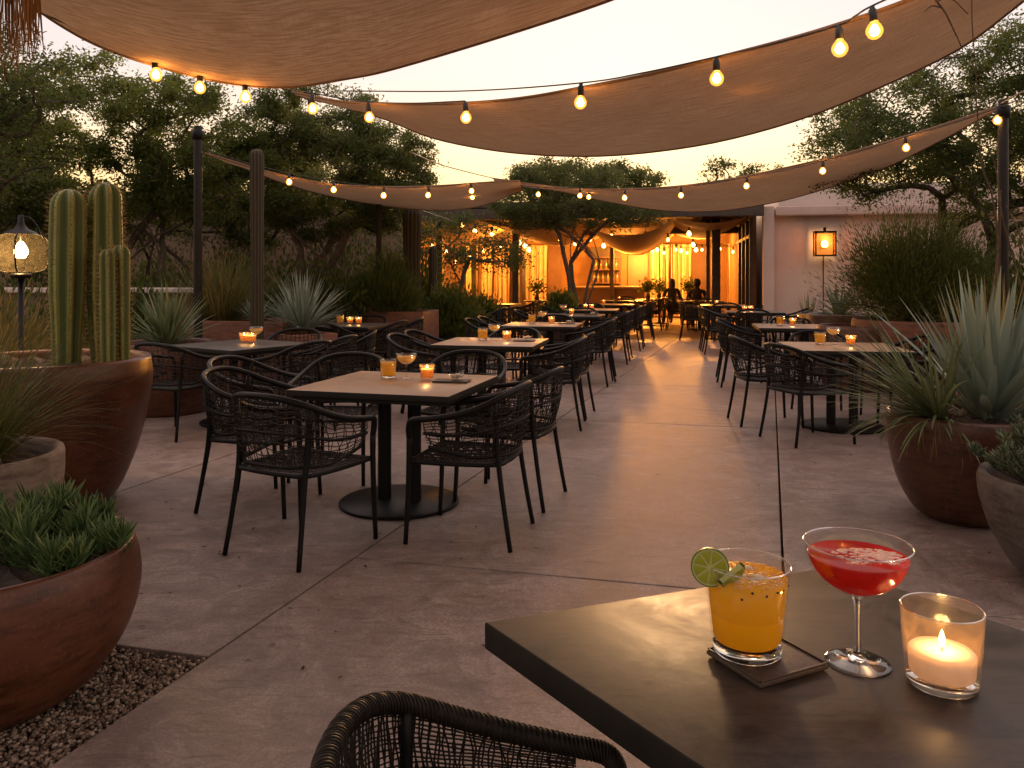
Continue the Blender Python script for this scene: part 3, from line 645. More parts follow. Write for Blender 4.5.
# ------------------------------------------------------------------ trees
def tree(name, label, base, trunk_top, lobes, nclump, nleaf, leaf, lm, bark='bark', r0=.14, stems=1, spread=.35, csize=.30, flat=.7, cat='tree', parent_group=None, dirz=0):
    """trunk with limbs grown to clump centres inside ellipsoid lobes, and leaf quads round the clumps"""
    base = np.array(base, float); root = thing(name, label, cat, base, group=parent_group)
    cl = []
    w = np.array([l[3] * l[4] * l[5] for l in lobes]); w /= w.sum()
    while len(cl) < nclump:
        l = lobes[rng.choice(len(lobes), p=w)]; d = rng.normal(size=3); d /= np.linalg.norm(d); rr = rng.uniform(.25, 1) ** .45
        p = np.array(l[:3]) + d * rr * np.array(l[3:6])
        if p[2] > .1: cl.append(p)
    cl = np.array(cl) - base
    nodes, par = [], []
    tops = []
    for s_ in range(stems):
        tt = np.array(trunk_top, float) - base + (np.array((math.cos(s_ * 6.283 / stems + .5) * spread * 1.5, math.sin(s_ * 6.283 / stems + .5) * spread * 1.2, rng.normal() * .08)) if stems > 1 else 0)
        pts = catmull([np.array((0, 0, -.05)) + rng.normal(size=3) * .03 * (stems > 1), tt * .4 + rng.normal(size=3) * .06 * tt[2] * .3, tt * .75 + rng.normal(size=3) * .05 * tt[2] * .3, tt], 8)
        for i, q in enumerate(pts): nodes.append(q); par.append(len(nodes) - 2 if i else -1)
    N = [n_ for n_ in nodes]; start = len(N)
    mid = np.mean([n_ for n_ in N], 0); order = np.argsort(np.linalg.norm(cl - mid, axis=1)); ends = []
    for oi, ci in enumerate(order):
        c = cl[ci]; arr = np.array(N); dd = np.linalg.norm(arr - c, axis=1) + (arr[:, 2] > c[2] + .1) * .6
        for q in range(0, start):
            if arr[q][2] < np.array(trunk_top)[2] * .55 - base[2]: dd[q] += 3
        if stems > 1 and oi < stems * 3:
            sk = oi % stems; dd[:] = 99; dd[sk * 8 + 7] = 0
        k = int(np.argmin(dd)); a = N[k]; L = np.linalg.norm(c - a); m_ = max(2, int(L / .22))
        prev = k; off = rng.normal(size=3) * L * .055 + np.array((0, 0, L * .06))
        for i in range(1, m_ + 1):
            t = i / m_; q = a * (1 - t) + c * t + off * math.sin(math.pi * t) + rng.normal(size=3) * .018
            N.append(q); par.append(prev); prev = len(N) - 1
        ends.append(prev)
    cnt = np.zeros(len(N)); cnt[ends] = 1
    for i in range(len(N) - 1, -1, -1):
        if par[i] >= 0: cnt[par[i]] += cnt[i]
    tot = cnt.max(); rad = np.maximum(.007, r0 * (cnt / tot) ** .5)
    for i in range(len(N)):
        if i < start: rad[i] = max(rad[i], r0 * (.75 if stems > 1 else 1) * (1 - .3 * N[i][2] / max(.1, trunk_top[2])) / (stems ** .3))
    kids = {}
    for i, q in enumerate(par): kids.setdefault(q, []).append(i)
    tb = MB(); 
    def walk(i0):
        stack = [(i0, None)]
        while stack:
            i, pr = stack.pop(); chain = ([pr] if pr is not None else []) + [i]
            while True:
                ks = kids.get(chain[-1], [])
                if not ks: break
                ks = sorted(ks, key=lambda q: -cnt[q])
                for q in ks[1:]: stack.append((q, chain[-1]))
                chain.append(ks[0])
            if len(chain) > 1:
                rr = rad[chain].copy()
                if pr is not None: rr[0] = min(rr[0], rr[1] * 1.15)
                tb.tube(np.array([N[q] for q in chain]), rr, 6 if rr[0] > .02 else 4, cap=False)
    for i in kids.get(-1, []): walk(i)
    tb.build('trunk', M[bark], root)
    # leaves round the clump ends and along the outer twigs
    per = nleaf // nclump; P_ = []
    for e_ in ends:
        c = N[e_]; k = int(per * rng.uniform(.5, 1.5)); s3 = csize * rng.uniform(.6, 1.25)
        P_.append(c + rng.normal(size=(k, 3)) * np.array((s3, s3, s3 * flat)) * .55)
    RN = np.concatenate([np.clip(rng.uniform(0, 1) * .62 + rng.uniform(0, .45, len(q)), 0, 1) for q in P_]).tolist(); P_ = np.vstack(P_); dirs = rng.normal(size=P_.shape); dirs[:, 2] = dirs[:, 2] * .7 + dirz
    lb = MB(); lb.leaves(P_, leaf[0], leaf[1], dirs, 0, RN); lb.build('crown', M[lm], root, smooth=False)
    return root
TG = 'trees round the patio'
tree('mesquite_tree', 'bushy mesquite with a dark forked trunk behind the ribbed cactus', (-5.6, 12.4, 0), (-5.5, 12.4, 1.5), [(-6.4, 12.4, 3.3, 1.8, 1.4, 1.5), (-5.0, 12.2, 3.4, 1.25, 1.2, 1.25), (-7.8, 12.2, 2.6, 1.1, 1.2, 1.1)], 280, 84000, (.066, .027), 'leaf_a', r0=.085, stems=4, spread=.36, csize=.23, dirz=.3)
tree('mesquite_tree', 'open branched tree reaching in from the upper left edge', (-6.6, 7.6, 0), (-6.2, 7.5, 1.9), [(-5.5, 7.2, 3.3, 1.15, 1.0, .75), (-4.5, 6.9, 3.1, .75, .8, .5), (-5.0, 7.4, 2.55, .9, .8, .5)], 190, 30000, (.042, .018), 'leaf_dark', r0=.08, stems=2, csize=.22)
tree('desert_oak', 'dense round dark green tree behind the striped yucca and low sail', (-3.15, 13.6, 0), (-3.2, 13.6, 1.25), [(-3.1, 13.6, 3.0, 1.6, 1.3, 1.1), (-3.3, 13.5, 4.05, 1.2, 1.0, .65), (-2.2, 13.5, 3.3, .9, .9, .75), (-4.2, 13.6, 3.5, .75, .8, .7)], 300, 88000, (.066, .024), 'leaf_b', bark='bark_pale', r0=.08, stems=4, spread=.26, csize=.21, dirz=.6)
tree('palo_verde', 'umbrella shaped tree on thin forked stems in front of the pavilion', (1.42, 17.2, .0), (1.5, 17.2, 1.7), [(1.35, 17.2, 2.9, 1.75, 1.3, .42), (.4, 17.2, 2.75, .9, .9, .35), (2.5, 17.2, 2.75, .7, .9, .3), (1.2, 17.2, 3.5, 1.3, 1.1, .42)], 210, 26000, (.080, .025), 'leaf_c', bark='bark_pale', r0=.055, stems=4, spread=.30, csize=.22, dirz=.3)
tree('pine_tree', 'loose topped pine rising above the pavilion roof', (2.9, 29.5, 0), (3.0, 29.5, 3.6), [(2.0, 29.5, 4.75, 1.7, 1.4, .8), (4.0, 29.5, 4.75, 1.6, 1.4, .75), (.6, 29.5, 4.9, .8, .9, .6)], 110, 15000, (.17, .05), 'leaf_b', r0=.16, csize=.38)
tree('pine_tree', 'small thin treetop showing over the right end of the roof', (8.3, 31.5, 0), (8.3, 31.5, 4.0), [(8.3, 31.5, 5.2, .9, .8, .9), (9.8, 31.5, 5.0, 1.2, .8, .75)], 70, 2600, (.15, .05), 'leaf_b', r0=.12, csize=.3)
tree('mesquite_tree', 'spreading dark mesquite above the feathery shrub by the right pole', (6.7, 11.2, 0), (6.5, 11.2, 1.9), [(6.3, 11.2, 3.5, 2.1, 1.5, .95), (5.0, 11.0, 3.0, 1.0, 1.2, .55), (7.6, 11.0, 3.9, 1.7, 1.5, 1.2), (6.9, 10.6, 2.4, 1.4, 1.0, .6)], 290, 90000, (.058, .023), 'leaf_dark', r0=.085, stems=3, spread=.3, csize=.24)
tree('mesquite_tree', 'small dark tree in front of the orange lit doorway left of the pavilion', (-1.45, 15.9, 0), (-1.4, 15.9, 1.1), [(-1.1, 15.8, 2.05, 1.05, .9, .5), (-.2, 15.9, 1.85, .6, .7, .38)], 60, 5000, (.075, .028), 'leaf_dark', bark='bark_pale', r0=.05, stems=2, spread=.25)
tree('olive_tree', 'mid green tree between the two left hand posts', (-5.3, 15.8, 0), (-5.2, 15.8, 1.4), [(-5.0, 15.8, 3.0, 1.4, 1.1, 1.1), (-6.2, 15.8, 3.0, 1.0, 1.0, .9)], 120, 26000, (.085, .034), 'leaf_b', r0=.08)
tree('olive_tree', 'dark tree beyond the left edge behind the lantern', (-9.4, 13.4, 0), (-9.3, 13.4, 1.7), [(-8.7, 13.3, 3.0, 1.4, 1.2, 1.5), (-10.0, 13.3, 3.6, 1.5, 1.2, 1.7)], 100, 15000, (.11, .045), 'leaf_dark', r0=.15)

# ------------------------------------------------------------------ shrubs, agaves, grasses
def shrub(name, label, c, rx, ry, rz, n, leaf, lm, nstem=14, spiky=0.6, grp=None, ncl=40, cs=.35):
    root = thing(name, label, 'shrub', c, group=grp); cl = []
    while len(cl) < ncl:
        d = rng.normal(size=3); d /= np.linalg.norm(d); d[2] = abs(d[2]) * 1.2 - .15; r_ = rng.uniform(.2, 1) ** .5
        cl.append(np.array((0, 0, rz * .25)) + d * r_ * np.array((rx, ry, rz * .85)))
    cl = np.array(cl); cl[:, 2] = np.maximum(cl[:, 2], .05); cl *= rng.uniform(.85, 1.12, (ncl, 1)); tb = MB()
    for c_ in cl: tb.tube(catmull([(0, 0, -.02), c_ * .5 + np.array((0, 0, .08)), c_], 6), np.linspace(.012, .004, 6), 4, cap=False)
    tb.build('stem', M['bark'], root)
    k = n // ncl; Pn, D = [], []
    for c_ in cl:
        q = rng.normal(size=(k, 3)) * cs * min(rx, rz); Pn.append(c_ + q); D.append(q * .6 + (c_ + np.array((0, 0, rz * .4))) * spiky + rng.normal(size=(k, 3)) * cs * .35 * rx)
    Pn = np.vstack(Pn); D = np.vstack(D); D = D[Pn[:, 2] > .01]; Pn = Pn[Pn[:, 2] > .01]
    b = MB(); b.leaves(Pn, leaf[0], leaf[1], D); b.build('foliage', M[lm], root, smooth=False); return root
def blades(name, label, c, n, L, w, lm, up=(.15, 1.35), curl=.35, cat='plant', fold=.25, seg=6, rbase=.05, droop=0.0, taper='agave', grp=None, azr=None, part='leaf_rosette'):
    root = thing(name, label, cat, c, group=grp); root['kind'] = 'thing'; b = MB()
    for i in range(n):
        a = rng.uniform(0, 6.283) if azr is None else rng.uniform(*azr); th = rng.uniform(*up); l = L * rng.uniform(.65, 1.1) * (1 if th < .9 else .85); ww = w * rng.uniform(.75, 1.2)
        rad = np.array((math.cos(a), math.sin(a), 0)); side = np.array((-math.sin(a), math.cos(a), 0)); pos = rad * rbase * rng.uniform(.2, 1) ; t_ = th
        rows = []; ds = l / seg; cu = curl * rng.uniform(.2, 1.4) * (.3 + th)
        sw = rng.normal() * .12
        for k in range(seg + 1):
            t = k / seg; d = rad * math.sin(t_) + np.array((0, 0, 1)) * math.cos(t_); nrm = np.cross(side, d)
            if taper == 'agave': wk = ww * (.55 + .9 * t if t < .35 else .865 * (1 - ((t - .35) / .65) ** 1.7)) + .0015
            else: wk = ww * (1 - t * .85)
            rows.append([pos - side * wk * .5 - nrm * wk * fold, pos.copy(), pos + side * wk * .5 - nrm * wk * fold])
            pos = pos + d * ds + side * sw * ds * t; t_ += cu / seg + droop * t / seg
        b.strip([np.array(r_) for r_ in rows], 0, rng.uniform(0, 1))
    b.build(part, M[lm], root); return root
def planter(name, label, c, prof, mat, soil_z, soil_r, n=56, grp=None):
    root = thing(name, label, 'planter', c, group=grp); b = MB(); b.lathe(prof, n, wob=lambda a, z: .004 * np.sin(3 * a + z * 4) + .002 * np.sin(7 * a)); b.build('pot', M[mat], root)
    b = MB(); V = [(0, 0, soil_z + .02)]; f = []
    for i in range(1, 9):
        for k in range(40):
            a = k * 6.283 / 40; r_ = soil_r * i / 8; V.append((r_ * math.cos(a), r_ * math.sin(a), soil_z + .018 * rng.normal() * (i < 8) + .02 * (1 - i / 8)))
    for k in range(40): f.append((0, 1 + k, 1 + (k + 1) % 40))
    for i in range(7):
        for k in range(40): k2 = (k + 1) % 40; f.append((1 + i * 40 + k, 1 + (i + 1) * 40 + k, 1 + (i + 1) * 40 + k2, 1 + i * 40 + k2))
    b.add(V, f); b.build('soil', M['soil'], root); return root
def pot_profile(pts, wall=.035, lip=.012, depth=.25):
    o = catmull(pts, 22); r1, z1 = o[-1]; out = [(0, o[0][1])] + [tuple(q) for q in o]
    out += [(r1 - lip * .25, z1 + lip * .8), (r1 - wall * .5, z1 + lip), (r1 - wall * .85, z1 + lip * .6), (r1 - wall, z1 - .01), (r1 - wall - .01, z1 - depth)]
    return out

# big cactus planter
c1 = np.array((-2.93, 5.0, 0))
planter('terracotta_pot', 'tall terracotta pot holding the ribbed column cactus', c1, pot_profile([(.40, 0), (.47, .12), (.56, .36), (.62, .62), (.640, .78), (.630, .885)], .05, .02), 'terra', .84, .6)
cact = thing('column_cactus', 'tall green ribbed column cactus with golden spines in the terracotta pot', 'cactus', c1 + np.array((0, 0, .84)))
def cstem(px, ptop, Y, r, nr=8, px2=None):
    top = P(px, ptop, Y) - c1 - np.array((0, 0, .84)); h = top[2]; x, y = top[0], top[1]
    b = MB(); n = nr * 6; ang = np.arange(n) * 6.283 / n + rng.uniform(0, .7); cr = np.abs(np.cos(ang * nr / 2)) if nr % 2 == 0 else np.abs(np.cos(ang * nr / 2))
    zs = list(np.linspace(-.03, h - r, 22)) + [h - r + r * math.sin(a) for a in np.linspace(.15, 1.45, 7)]
    V, f, rn = [], [], []; sp = MB()
    lx, ly = rng.normal() * .012, rng.normal() * .012
    def rr(z, k): return r * (1.0 if z <= h - r else math.sqrt(max(.01, 1 - ((z - h + r) / r) ** 2))) * (.54 + .46 * k ** .8) * (1 + .05 * math.sin(z * 5 + px)) * min(1, .82 + .4 * max(z, 0))
    for z in zs:
        q = rr(z, cr); V.append(np.column_stack([x + q * np.cos(ang) + lx * z, y + q * np.sin(ang) + ly * z, np.full(n, z)]))
    for i in range(len(zs) - 1):
        for k in range(n):
            k2 = (k + 1) % n; f.append((i * n + k, i * n + k2, (i + 1) * n + k2, (i + 1) * n + k)); rn.append(max(0, (cr[k] + cr[k2]) / 2) ** 2.5)
    f.append(tuple((len(zs) - 1) * n + k for k in range(n))); rn.append(.8)
    b.add(np.vstack(V), f, 0, rn); o = b.build('cactus_stem', M['cactus'], cact)
    pk = [k for k in range(n) if cr[k] >= cr[k - 1] and cr[k] > cr[(k + 1) % n]]
    for k in pk:
        for z in np.arange(.02, h - .01, .027):
            q = rr(z, 1.0); base = np.array((x + q * math.cos(ang[k]) + lx * z, y + q * math.sin(ang[k]) + ly * z, z)); zz = .15 + .7 * max(0, (z - h + r) / r)
            for _ in range(5):
                d = np.array((math.cos(ang[k]), math.sin(ang[k]), zz)) + rng.normal(size=3) * .55; d /= np.linalg.norm(d); e_ = base + d * rng.uniform(.022, .048); w_ = np.cross(d, rng.normal(size=3)); w_ *= .0015 / np.linalg.norm(w_)
                w2 = np.cross(d, w_)
                sp.add([base - w_, base + w_, base + w2 * 1.4, e_], [(0, 1, 3), (1, 2, 3), (2, 0, 3)], 0, rng.uniform(0, 1))
    sp.build('spines', M['spine'], o, smooth=False)
cstem(67, 189, 5.0, .106, 7); cstem(106, 182, 5.10, .106, 7); cstem(108, 249, 4.84, .050, 6); cstem(122, 245, 4.93, .058, 6)
for k in range(3):
    q = c1 + np.array((rng.uniform(.1, .5), rng.uniform(-.35, .2), .85)); 
blades('dry_grass', 'dry brown grass tufts round the foot of the column cactus', c1 + np.array((-.25, -.42, .84)), 260, .36, .005, 'grass_dry', up=(.05, 1.1), curl=.7, taper='grass', rbase=.26, cat='grass', part='blades')
# pale stone bowl with long grass
c2 = np.array((-2.54, 3.72, 0))
planter('stone_bowl', 'pale stone bowl holding long arching grass', c2, pot_profile([(.20, 0), (.28, .08), (.37, .26), (.41, .44), (.415, .575)], .05, .018), 'stone_light', .53, .37)
blades('ornamental_grass', 'long arching green grass in the pale stone bowl', c2 + np.array((.0, 0, .53)), 620, .74, .008, 'grass', up=(.03, .95), curl=.85, taper='grass', rbase=.16, cat='grass', part='blades', seg=7)
blades('dry_grass', 'long straw coloured blades drooping over the pale stone bowl', c2 + np.array((.05, -.02, .54)), 120, .72, .006, 'grass_dry', up=(.2, 1.3), curl=1.1, taper='grass', rbase=.16, cat='grass', part='blades', seg=7)
# front terracotta bowl with succulents
c3 = np.array((-1.80, 2.72, -.02))
planter('terracotta_bowl', 'wide terracotta bowl of succulents standing on the gravel', c3, pot_profile([(.27, 0), (.36, .06), (.455, .20), (.495, .34), (.492, .44), (.475, .50)], .035, .014), 'terra', .445, .44)
sroot = thing('finger_succulent', 'green finger leaved succulents filling the front terracotta bowl', 'succulent', c3 + np.array((0, 0, .45)))
def fingers(b, c, n, L, r, sp=1.25, flat=1.):
    for i in range(n):
        a = rng.uniform(0, 6.283); th = sp * rng.uniform(0, 1) ** .6; d = np.array((math.sin(th) * math.cos(a), math.sin(th) * math.sin(a), math.cos(th))); l = L * rng.uniform(.6, 1.15)
        p0 = c + d * L * .15 * rng.uniform(0, 1); m_ = p0 + d * l * .55 + np.array((0, 0, l * .03)); e_ = p0 + d * l * .95 + np.array((0, 0, l * (.06 + .16 * th)))
        b.tube(catmull([p0, m_, e_], 5), [r * .8, r, r * 1.02, r * .8, r * .15], 5, 0, rng.uniform(0, 1), cap=False)
b = MB()
for k in range(62):
    a = rng.uniform(0, 6.283); q = .42 * math.sqrt(rng.uniform(0, 1))
    cc = np.array((q * math.cos(a), q * math.sin(a), .0))
    if cc[0] > .10 and cc[1] < -.22: continue
    lean = np.array((rng.normal() * .02, rng.normal() * .02, 0)) + cc * .12; top = rng.uniform(.05, .14) * (1.15 - q)
    b.tube([cc + np.array((0, 0, -.02)), cc + lean + np.array((0, 0, top))], .006, 5, 0, .05)
    for lv in np.linspace(.15, 1, 5):
        fingers(b, cc + lean * lv + np.array((0, 0, top * lv)), 15, rng.uniform(.065, .10), .0033, .95 + .5 * (1 - lv))
b.build('leaves', M['succ'], sroot)

# right side: agave pot, stone bowl, planters
c4 = np.array((2.66, 4.72, 0))
planter('terracotta_pot', 'rust brown round pot holding the big blue agave', c4, pot_profile([(.22, 0), (.29, .06), (.37, .22), (.415, .42), (.425, .54), (.418, .60)], .035, .014), 'terra_dark', .565, .39)
blades('agave', 'large blue green agave with broad pointed leaves in the rust brown pot', c4 + np.array((.14, .0, .56)), 110, .84, .056, 'agave', up=(.03, 1.05), curl=.2, rbase=.11, fold=.20, cat='agave', seg=9)
blades('sotol', 'narrow drooping straw tipped leaves spilling left over the agave pot', c4 + np.array((-.18, -.06, .57)), 150, .78, .018, 'agave_b', up=(.45, 1.45), curl=.5, rbase=.06, fold=.15, cat='plant', azr=(1.9, 4.6), seg=8)
blades('dry_leaves', 'dead straw leaves hanging over the rim of the agave pot', c4 + np.array((-.20, -.1, .58)), 60, .42, .010, 'grass_dry', up=(.9, 1.7), curl=1.3, rbase=.10, taper='grass', cat='plant', azr=(2.2, 4.9), part='blades')
blades('dry_stalks', 'tall straw coloured leaves rising behind the agave by the pole', np.array((3.55, 6.0, .50)), 46, .92, .022, 'grass_dry', up=(.02, .45), curl=.25, rbase=.16, fold=.15, cat='plant', seg=7)
planter('dark_pot', 'dark pot of tall straw coloured leaves behind the big agave', (3.55, 6.0, 0), pot_profile([(.20, 0), (.26, .1), (.31, .35), (.30, .54)], .04, .02), 'terra_dark', .49, .25)
c5 = np.array((2.62, 3.70, 0))
planter('stone_bowl', 'dark grey stone bowl at the right edge with a low shrub', c5, pot_profile([(.20, 0), (.27, .05), (.36, .20), (.41, .36), (.42, .44), (.415, .47)], .04, .016), 'stone', .43, .38)
rroot = thing('rosemary', 'low grey green needle leaved shrub in the dark grey stone bowl', 'shrub', c5 + np.array((0, 0, .43))); b = MB(); sb = MB()
for k in range(95):
    a = rng.uniform(0, 6.283); q = .36 * math.sqrt(rng.uniform(0, 1)); base_ = np.array((q * math.cos(a), q * math.sin(a), 0)); tip = base_ * 1.22 + np.array((rng.normal() * .03, rng.normal() * .03, rng.uniform(.15, .30) * (1.15 - q)))
    ax = catmull([base_ * .6, (base_ + tip) / 2 + np.array((0, 0, .02)), tip], 7); sb.tube(ax, .004, 4)
    for q2 in ax[2:]: fingers(b, q2, 13, .042, .0035, 1.3)
sb.build('stem', M['bark'], rroot); b.build('leaves', M['rosemary'], rroot)
c6 = np.array((5.0, 10.0, 0))
planter('terracotta_planter', 'wide low terracotta planter under the feathery shrub', c6, pot_profile([(.55, 0), (.62, .2), (.70, .5), (.73, .72), (.72, .84)], .06, .03), 'terra_rust', .80, .65)
shrub('feathery_shrub', 'large feathery olive green shrub in the wide planter before the pale wall', c6 + np.array((.05, .1, .82)), .95, .8, 1.15, 36000, (.075, .010), 'shrub', ncl=150, cs=.17, spiky=.22)
c7 = np.array((5.12, 12.6, 0))
planter('stone_planter', 'brown stone planter with a small agave at the foot of the wall lantern', c7, pot_profile([(.35, 0), (.45, .25), (.5, .6), (.49, .78)], .05, .03), 'terra_dark', .74, .44)
blades('agave', 'small dark agave in the stone planter below the wall lantern', c7 + np.array((0, 0, .74)), 44, .62, .06, 'agave', up=(.05, 1.3), curl=.3, rbase=.05, cat='agave')
c8 = np.array((4.55, 8.75, 0))
planter('stone_planter', 'round brown stone planter beside the wide terracotta planter', c8 + np.array((-.35, 1.2, 0)), pot_profile([(.30, 0), (.38, .2), (.42, .5), (.40, .76)], .05, .04), 'terra_dark', .72, .34)
pw = P(808, 305, 16.3); planter('dark_pot', 'small dark pot of the thin yucca left of the wall lantern', (pw[0], pw[1], 0), pot_profile([(.16, 0), (.2, .1), (.23, .28), (.22, .36)], .03, .02), 'terra_dark', .32, .18)
blades('yucca', 'thin upright yucca against the pale wall left of the wall lantern', (pw[0], pw[1], .33), 30, .75, .03, 'agave_b', up=(.02, .5), curl=.2, cat='plant')

# left side planting
def box_planter(label, c, sx, sy, h, rz):
    root = thing('corten_planter', label, 'planter', c, rz); t = .05; b = MB()
    b.box((0, -sy / 2 + t / 2, h / 2), (sx, t, h), bev=.006); b.box((0, sy / 2 - t / 2, h / 2), (sx, t, h), bev=.006); b.box((-sx / 2 + t / 2, 0, h / 2), (t, sy - 2 * t - .002, h), bev=.006); b.box((sx / 2 - t / 2, 0, h / 2), (t, sy - 2 * t - .002, h), bev=.006); sharp(b.build('box', M['terra_rust'], root))
    b = MB(); b.box((0, 0, h * .45), (sx - 2 * t - .004, sy - 2 * t - .004, h * .85)); b.build('soil', M['soil'], root)
p = P(245, 322, 9.7); box_planter('long rusty planter box under the pale green sotol', (p[0] - .05, p[1] + .35, 0), 1.35, .8, .86, R(-14))
p = P(275, 322, 9.3); box_planter('short rusty planter box at the end of the long planter', (p[0] + .25, p[1] + .15, 0), .75, .6, .74, R(-52))
p = P(392, 312, 12.2); box_planter('rusty planter box below the round yellow green shrub', (p[0] + .1, p[1] + .4, 0), .95, .8, .86, R(-12))
p = P(345, 303, 13.4); box_planter('low pale edged planter box behind the pale green sotol', (p[0], p[1], 0), 1.0, .7, .95, R(-12))
cL = np.array((-3.58, 8.35, 0))
planter('dark_pot', 'dark wide pot of spiky green yucca between the cactus pot and the planter box', cL, pot_profile([(.38, 0), (.46, .2), (.52, .5), (.50, .70)], .05, .03), 'terra_dark', .66, .45)
blades('yucca', 'spiky grey green yucca in the dark pot beside the cactus pot', cL + np.array((0, 0, .66)), 170, .70, .028, 'agave_b', up=(.04, 1.15), curl=.3, cat='yucca', fold=.2)
p = P(210, 330, 9.9); blades('ornamental_grass', 'feathery yellow green grass clump in the long rusty planter', (p[0], p[1] + .3, .80), 420, .98, .011, 'grass_dry', up=(.03, .85), curl=.6, taper='grass', rbase=.16, cat='grass', part='blades')
p = P(210, 330, 9.9); blades('ornamental_grass', 'green arching grass mixed into the yellow clump of the long planter', (p[0] + .08, p[1] + .35, .80), 300, .9, .012, 'grass', up=(.03, .95), curl=.6, taper='grass', rbase=.16, cat='grass', part='blades')
p = P(300, 325, 9.6); blades('sotol', 'pale green sotol with many narrow leaves fanning above the short planter', (p[0], p[1] + .1, .74), 230, .78, .024, 'agave', up=(.03, 1.25), curl=.32, cat='sotol', fold=.2, rbase=.05)
p = P(255, 322, 10.0); blades('agave', 'low grey agave at the foot of the pale green sotol', (p[0], p[1], .84), 50, .34, .035, 'agave', up=(.2, 1.35), curl=.3, cat='agave')
p = P(385, 310, 12.5); shrub('round_shrub', 'round yellow green needle shrub in the rusty planter box', (p[0] + .02, p[1], .84), .50, .5, .66, 7000, (.14, .014), 'shrub', ncl=70, cs=.16, spiky=1.0)
p = P(455, 325, 14.2)
for px, Y, rx, rz, lab, lm in ((452, 14.0, .62, .95, 'low dark bush right of the grey green saguaro', 'shrub'), (478, 15.6, .5, .7, 'small bush beyond the low dark bush', 'leaf_a'),
                               (560, 15.9, .36, .62, 'small round green bush at the foot of the umbrella tree', 'leaf_a'), (235, 11.8, .8, 1.2, 'dark bush between the dark post and the tall saguaro', 'leaf_dark'),
                               (172, 11.4, .7, 1.0, 'dark bush behind the spiky yucca', 'leaf_dark'), (340, 12.2, .7, 1.1, 'dark bush in front of the dense round tree', 'leaf_dark'), (420, 15.2, .8, 1.3, 'tall dark bush behind the grey green saguaro', 'leaf_dark'),
                               (285, 12.6, .8, 1.35, 'dark bush behind the tall saguaro', 'leaf_b'), (120, 10.0, .5, .9, 'dark bush behind the column cactus by the garden wall', 'leaf_dark'), (20, 8.4, 1.0, .95, 'dark scrub behind the round lantern', 'leaf_dark'), (-40, 6.6, .8, .95, 'scrubby brown green bush under the round lantern', 'grass_dry'),
                               (225, 15.2, 1.0, 1.9, 'tall dark bush before the house wall between the posts', 'leaf_b'), (150, 14.6, 1.0, 1.7, 'tall dark bush before the house wall behind the spiky yucca', 'leaf_a'), (345, 15.4, 1.1, 1.9, 'tall dark bush before the house wall under the round tree', 'leaf_dark'), (60, 12.2, 1.1, 1.7, 'tall bush between the column cactus and the house', 'leaf_dark'), (400, 16.4, 1.0, 2.1, 'tall olive bush beyond the thin dark post', 'leaf_b'),
                               (990, 10.6, 1.0, 1.25, 'dark bush behind the pole and the agave', 'leaf_dark'), (925, 12.0, .9, 1.2, 'dark bush behind the feathery shrub', 'leaf_dark'), (1075, 8.0, .9, 1.4, 'dark bush at the right edge behind the agave', 'leaf_dark')):
    q = P(px, 300, Y); big = Y < 11
    base_z = .34 if px == 560 else 0.0
    shrub('garden_bush', lab, (q[0], q[1], base_z), rx, rx * .8, rz + (0 if px == 560 else .35 if px in (990, 1075, 925) else .14), 5200, (.09, .034) if lm != 'grass_dry' else (.16, .012), lm, ncl=55, cs=.2, spiky=.4)
q = P(560, 300, 15.9); planter('dark_pot', 'dark low pot of the small round bush by the umbrella tree', (q[0], q[1], 0), pot_profile([(.25, 0), (.32, .1), (.36, .3), (.35, .38)], .04, .02), 'terra_dark', .34, .3)

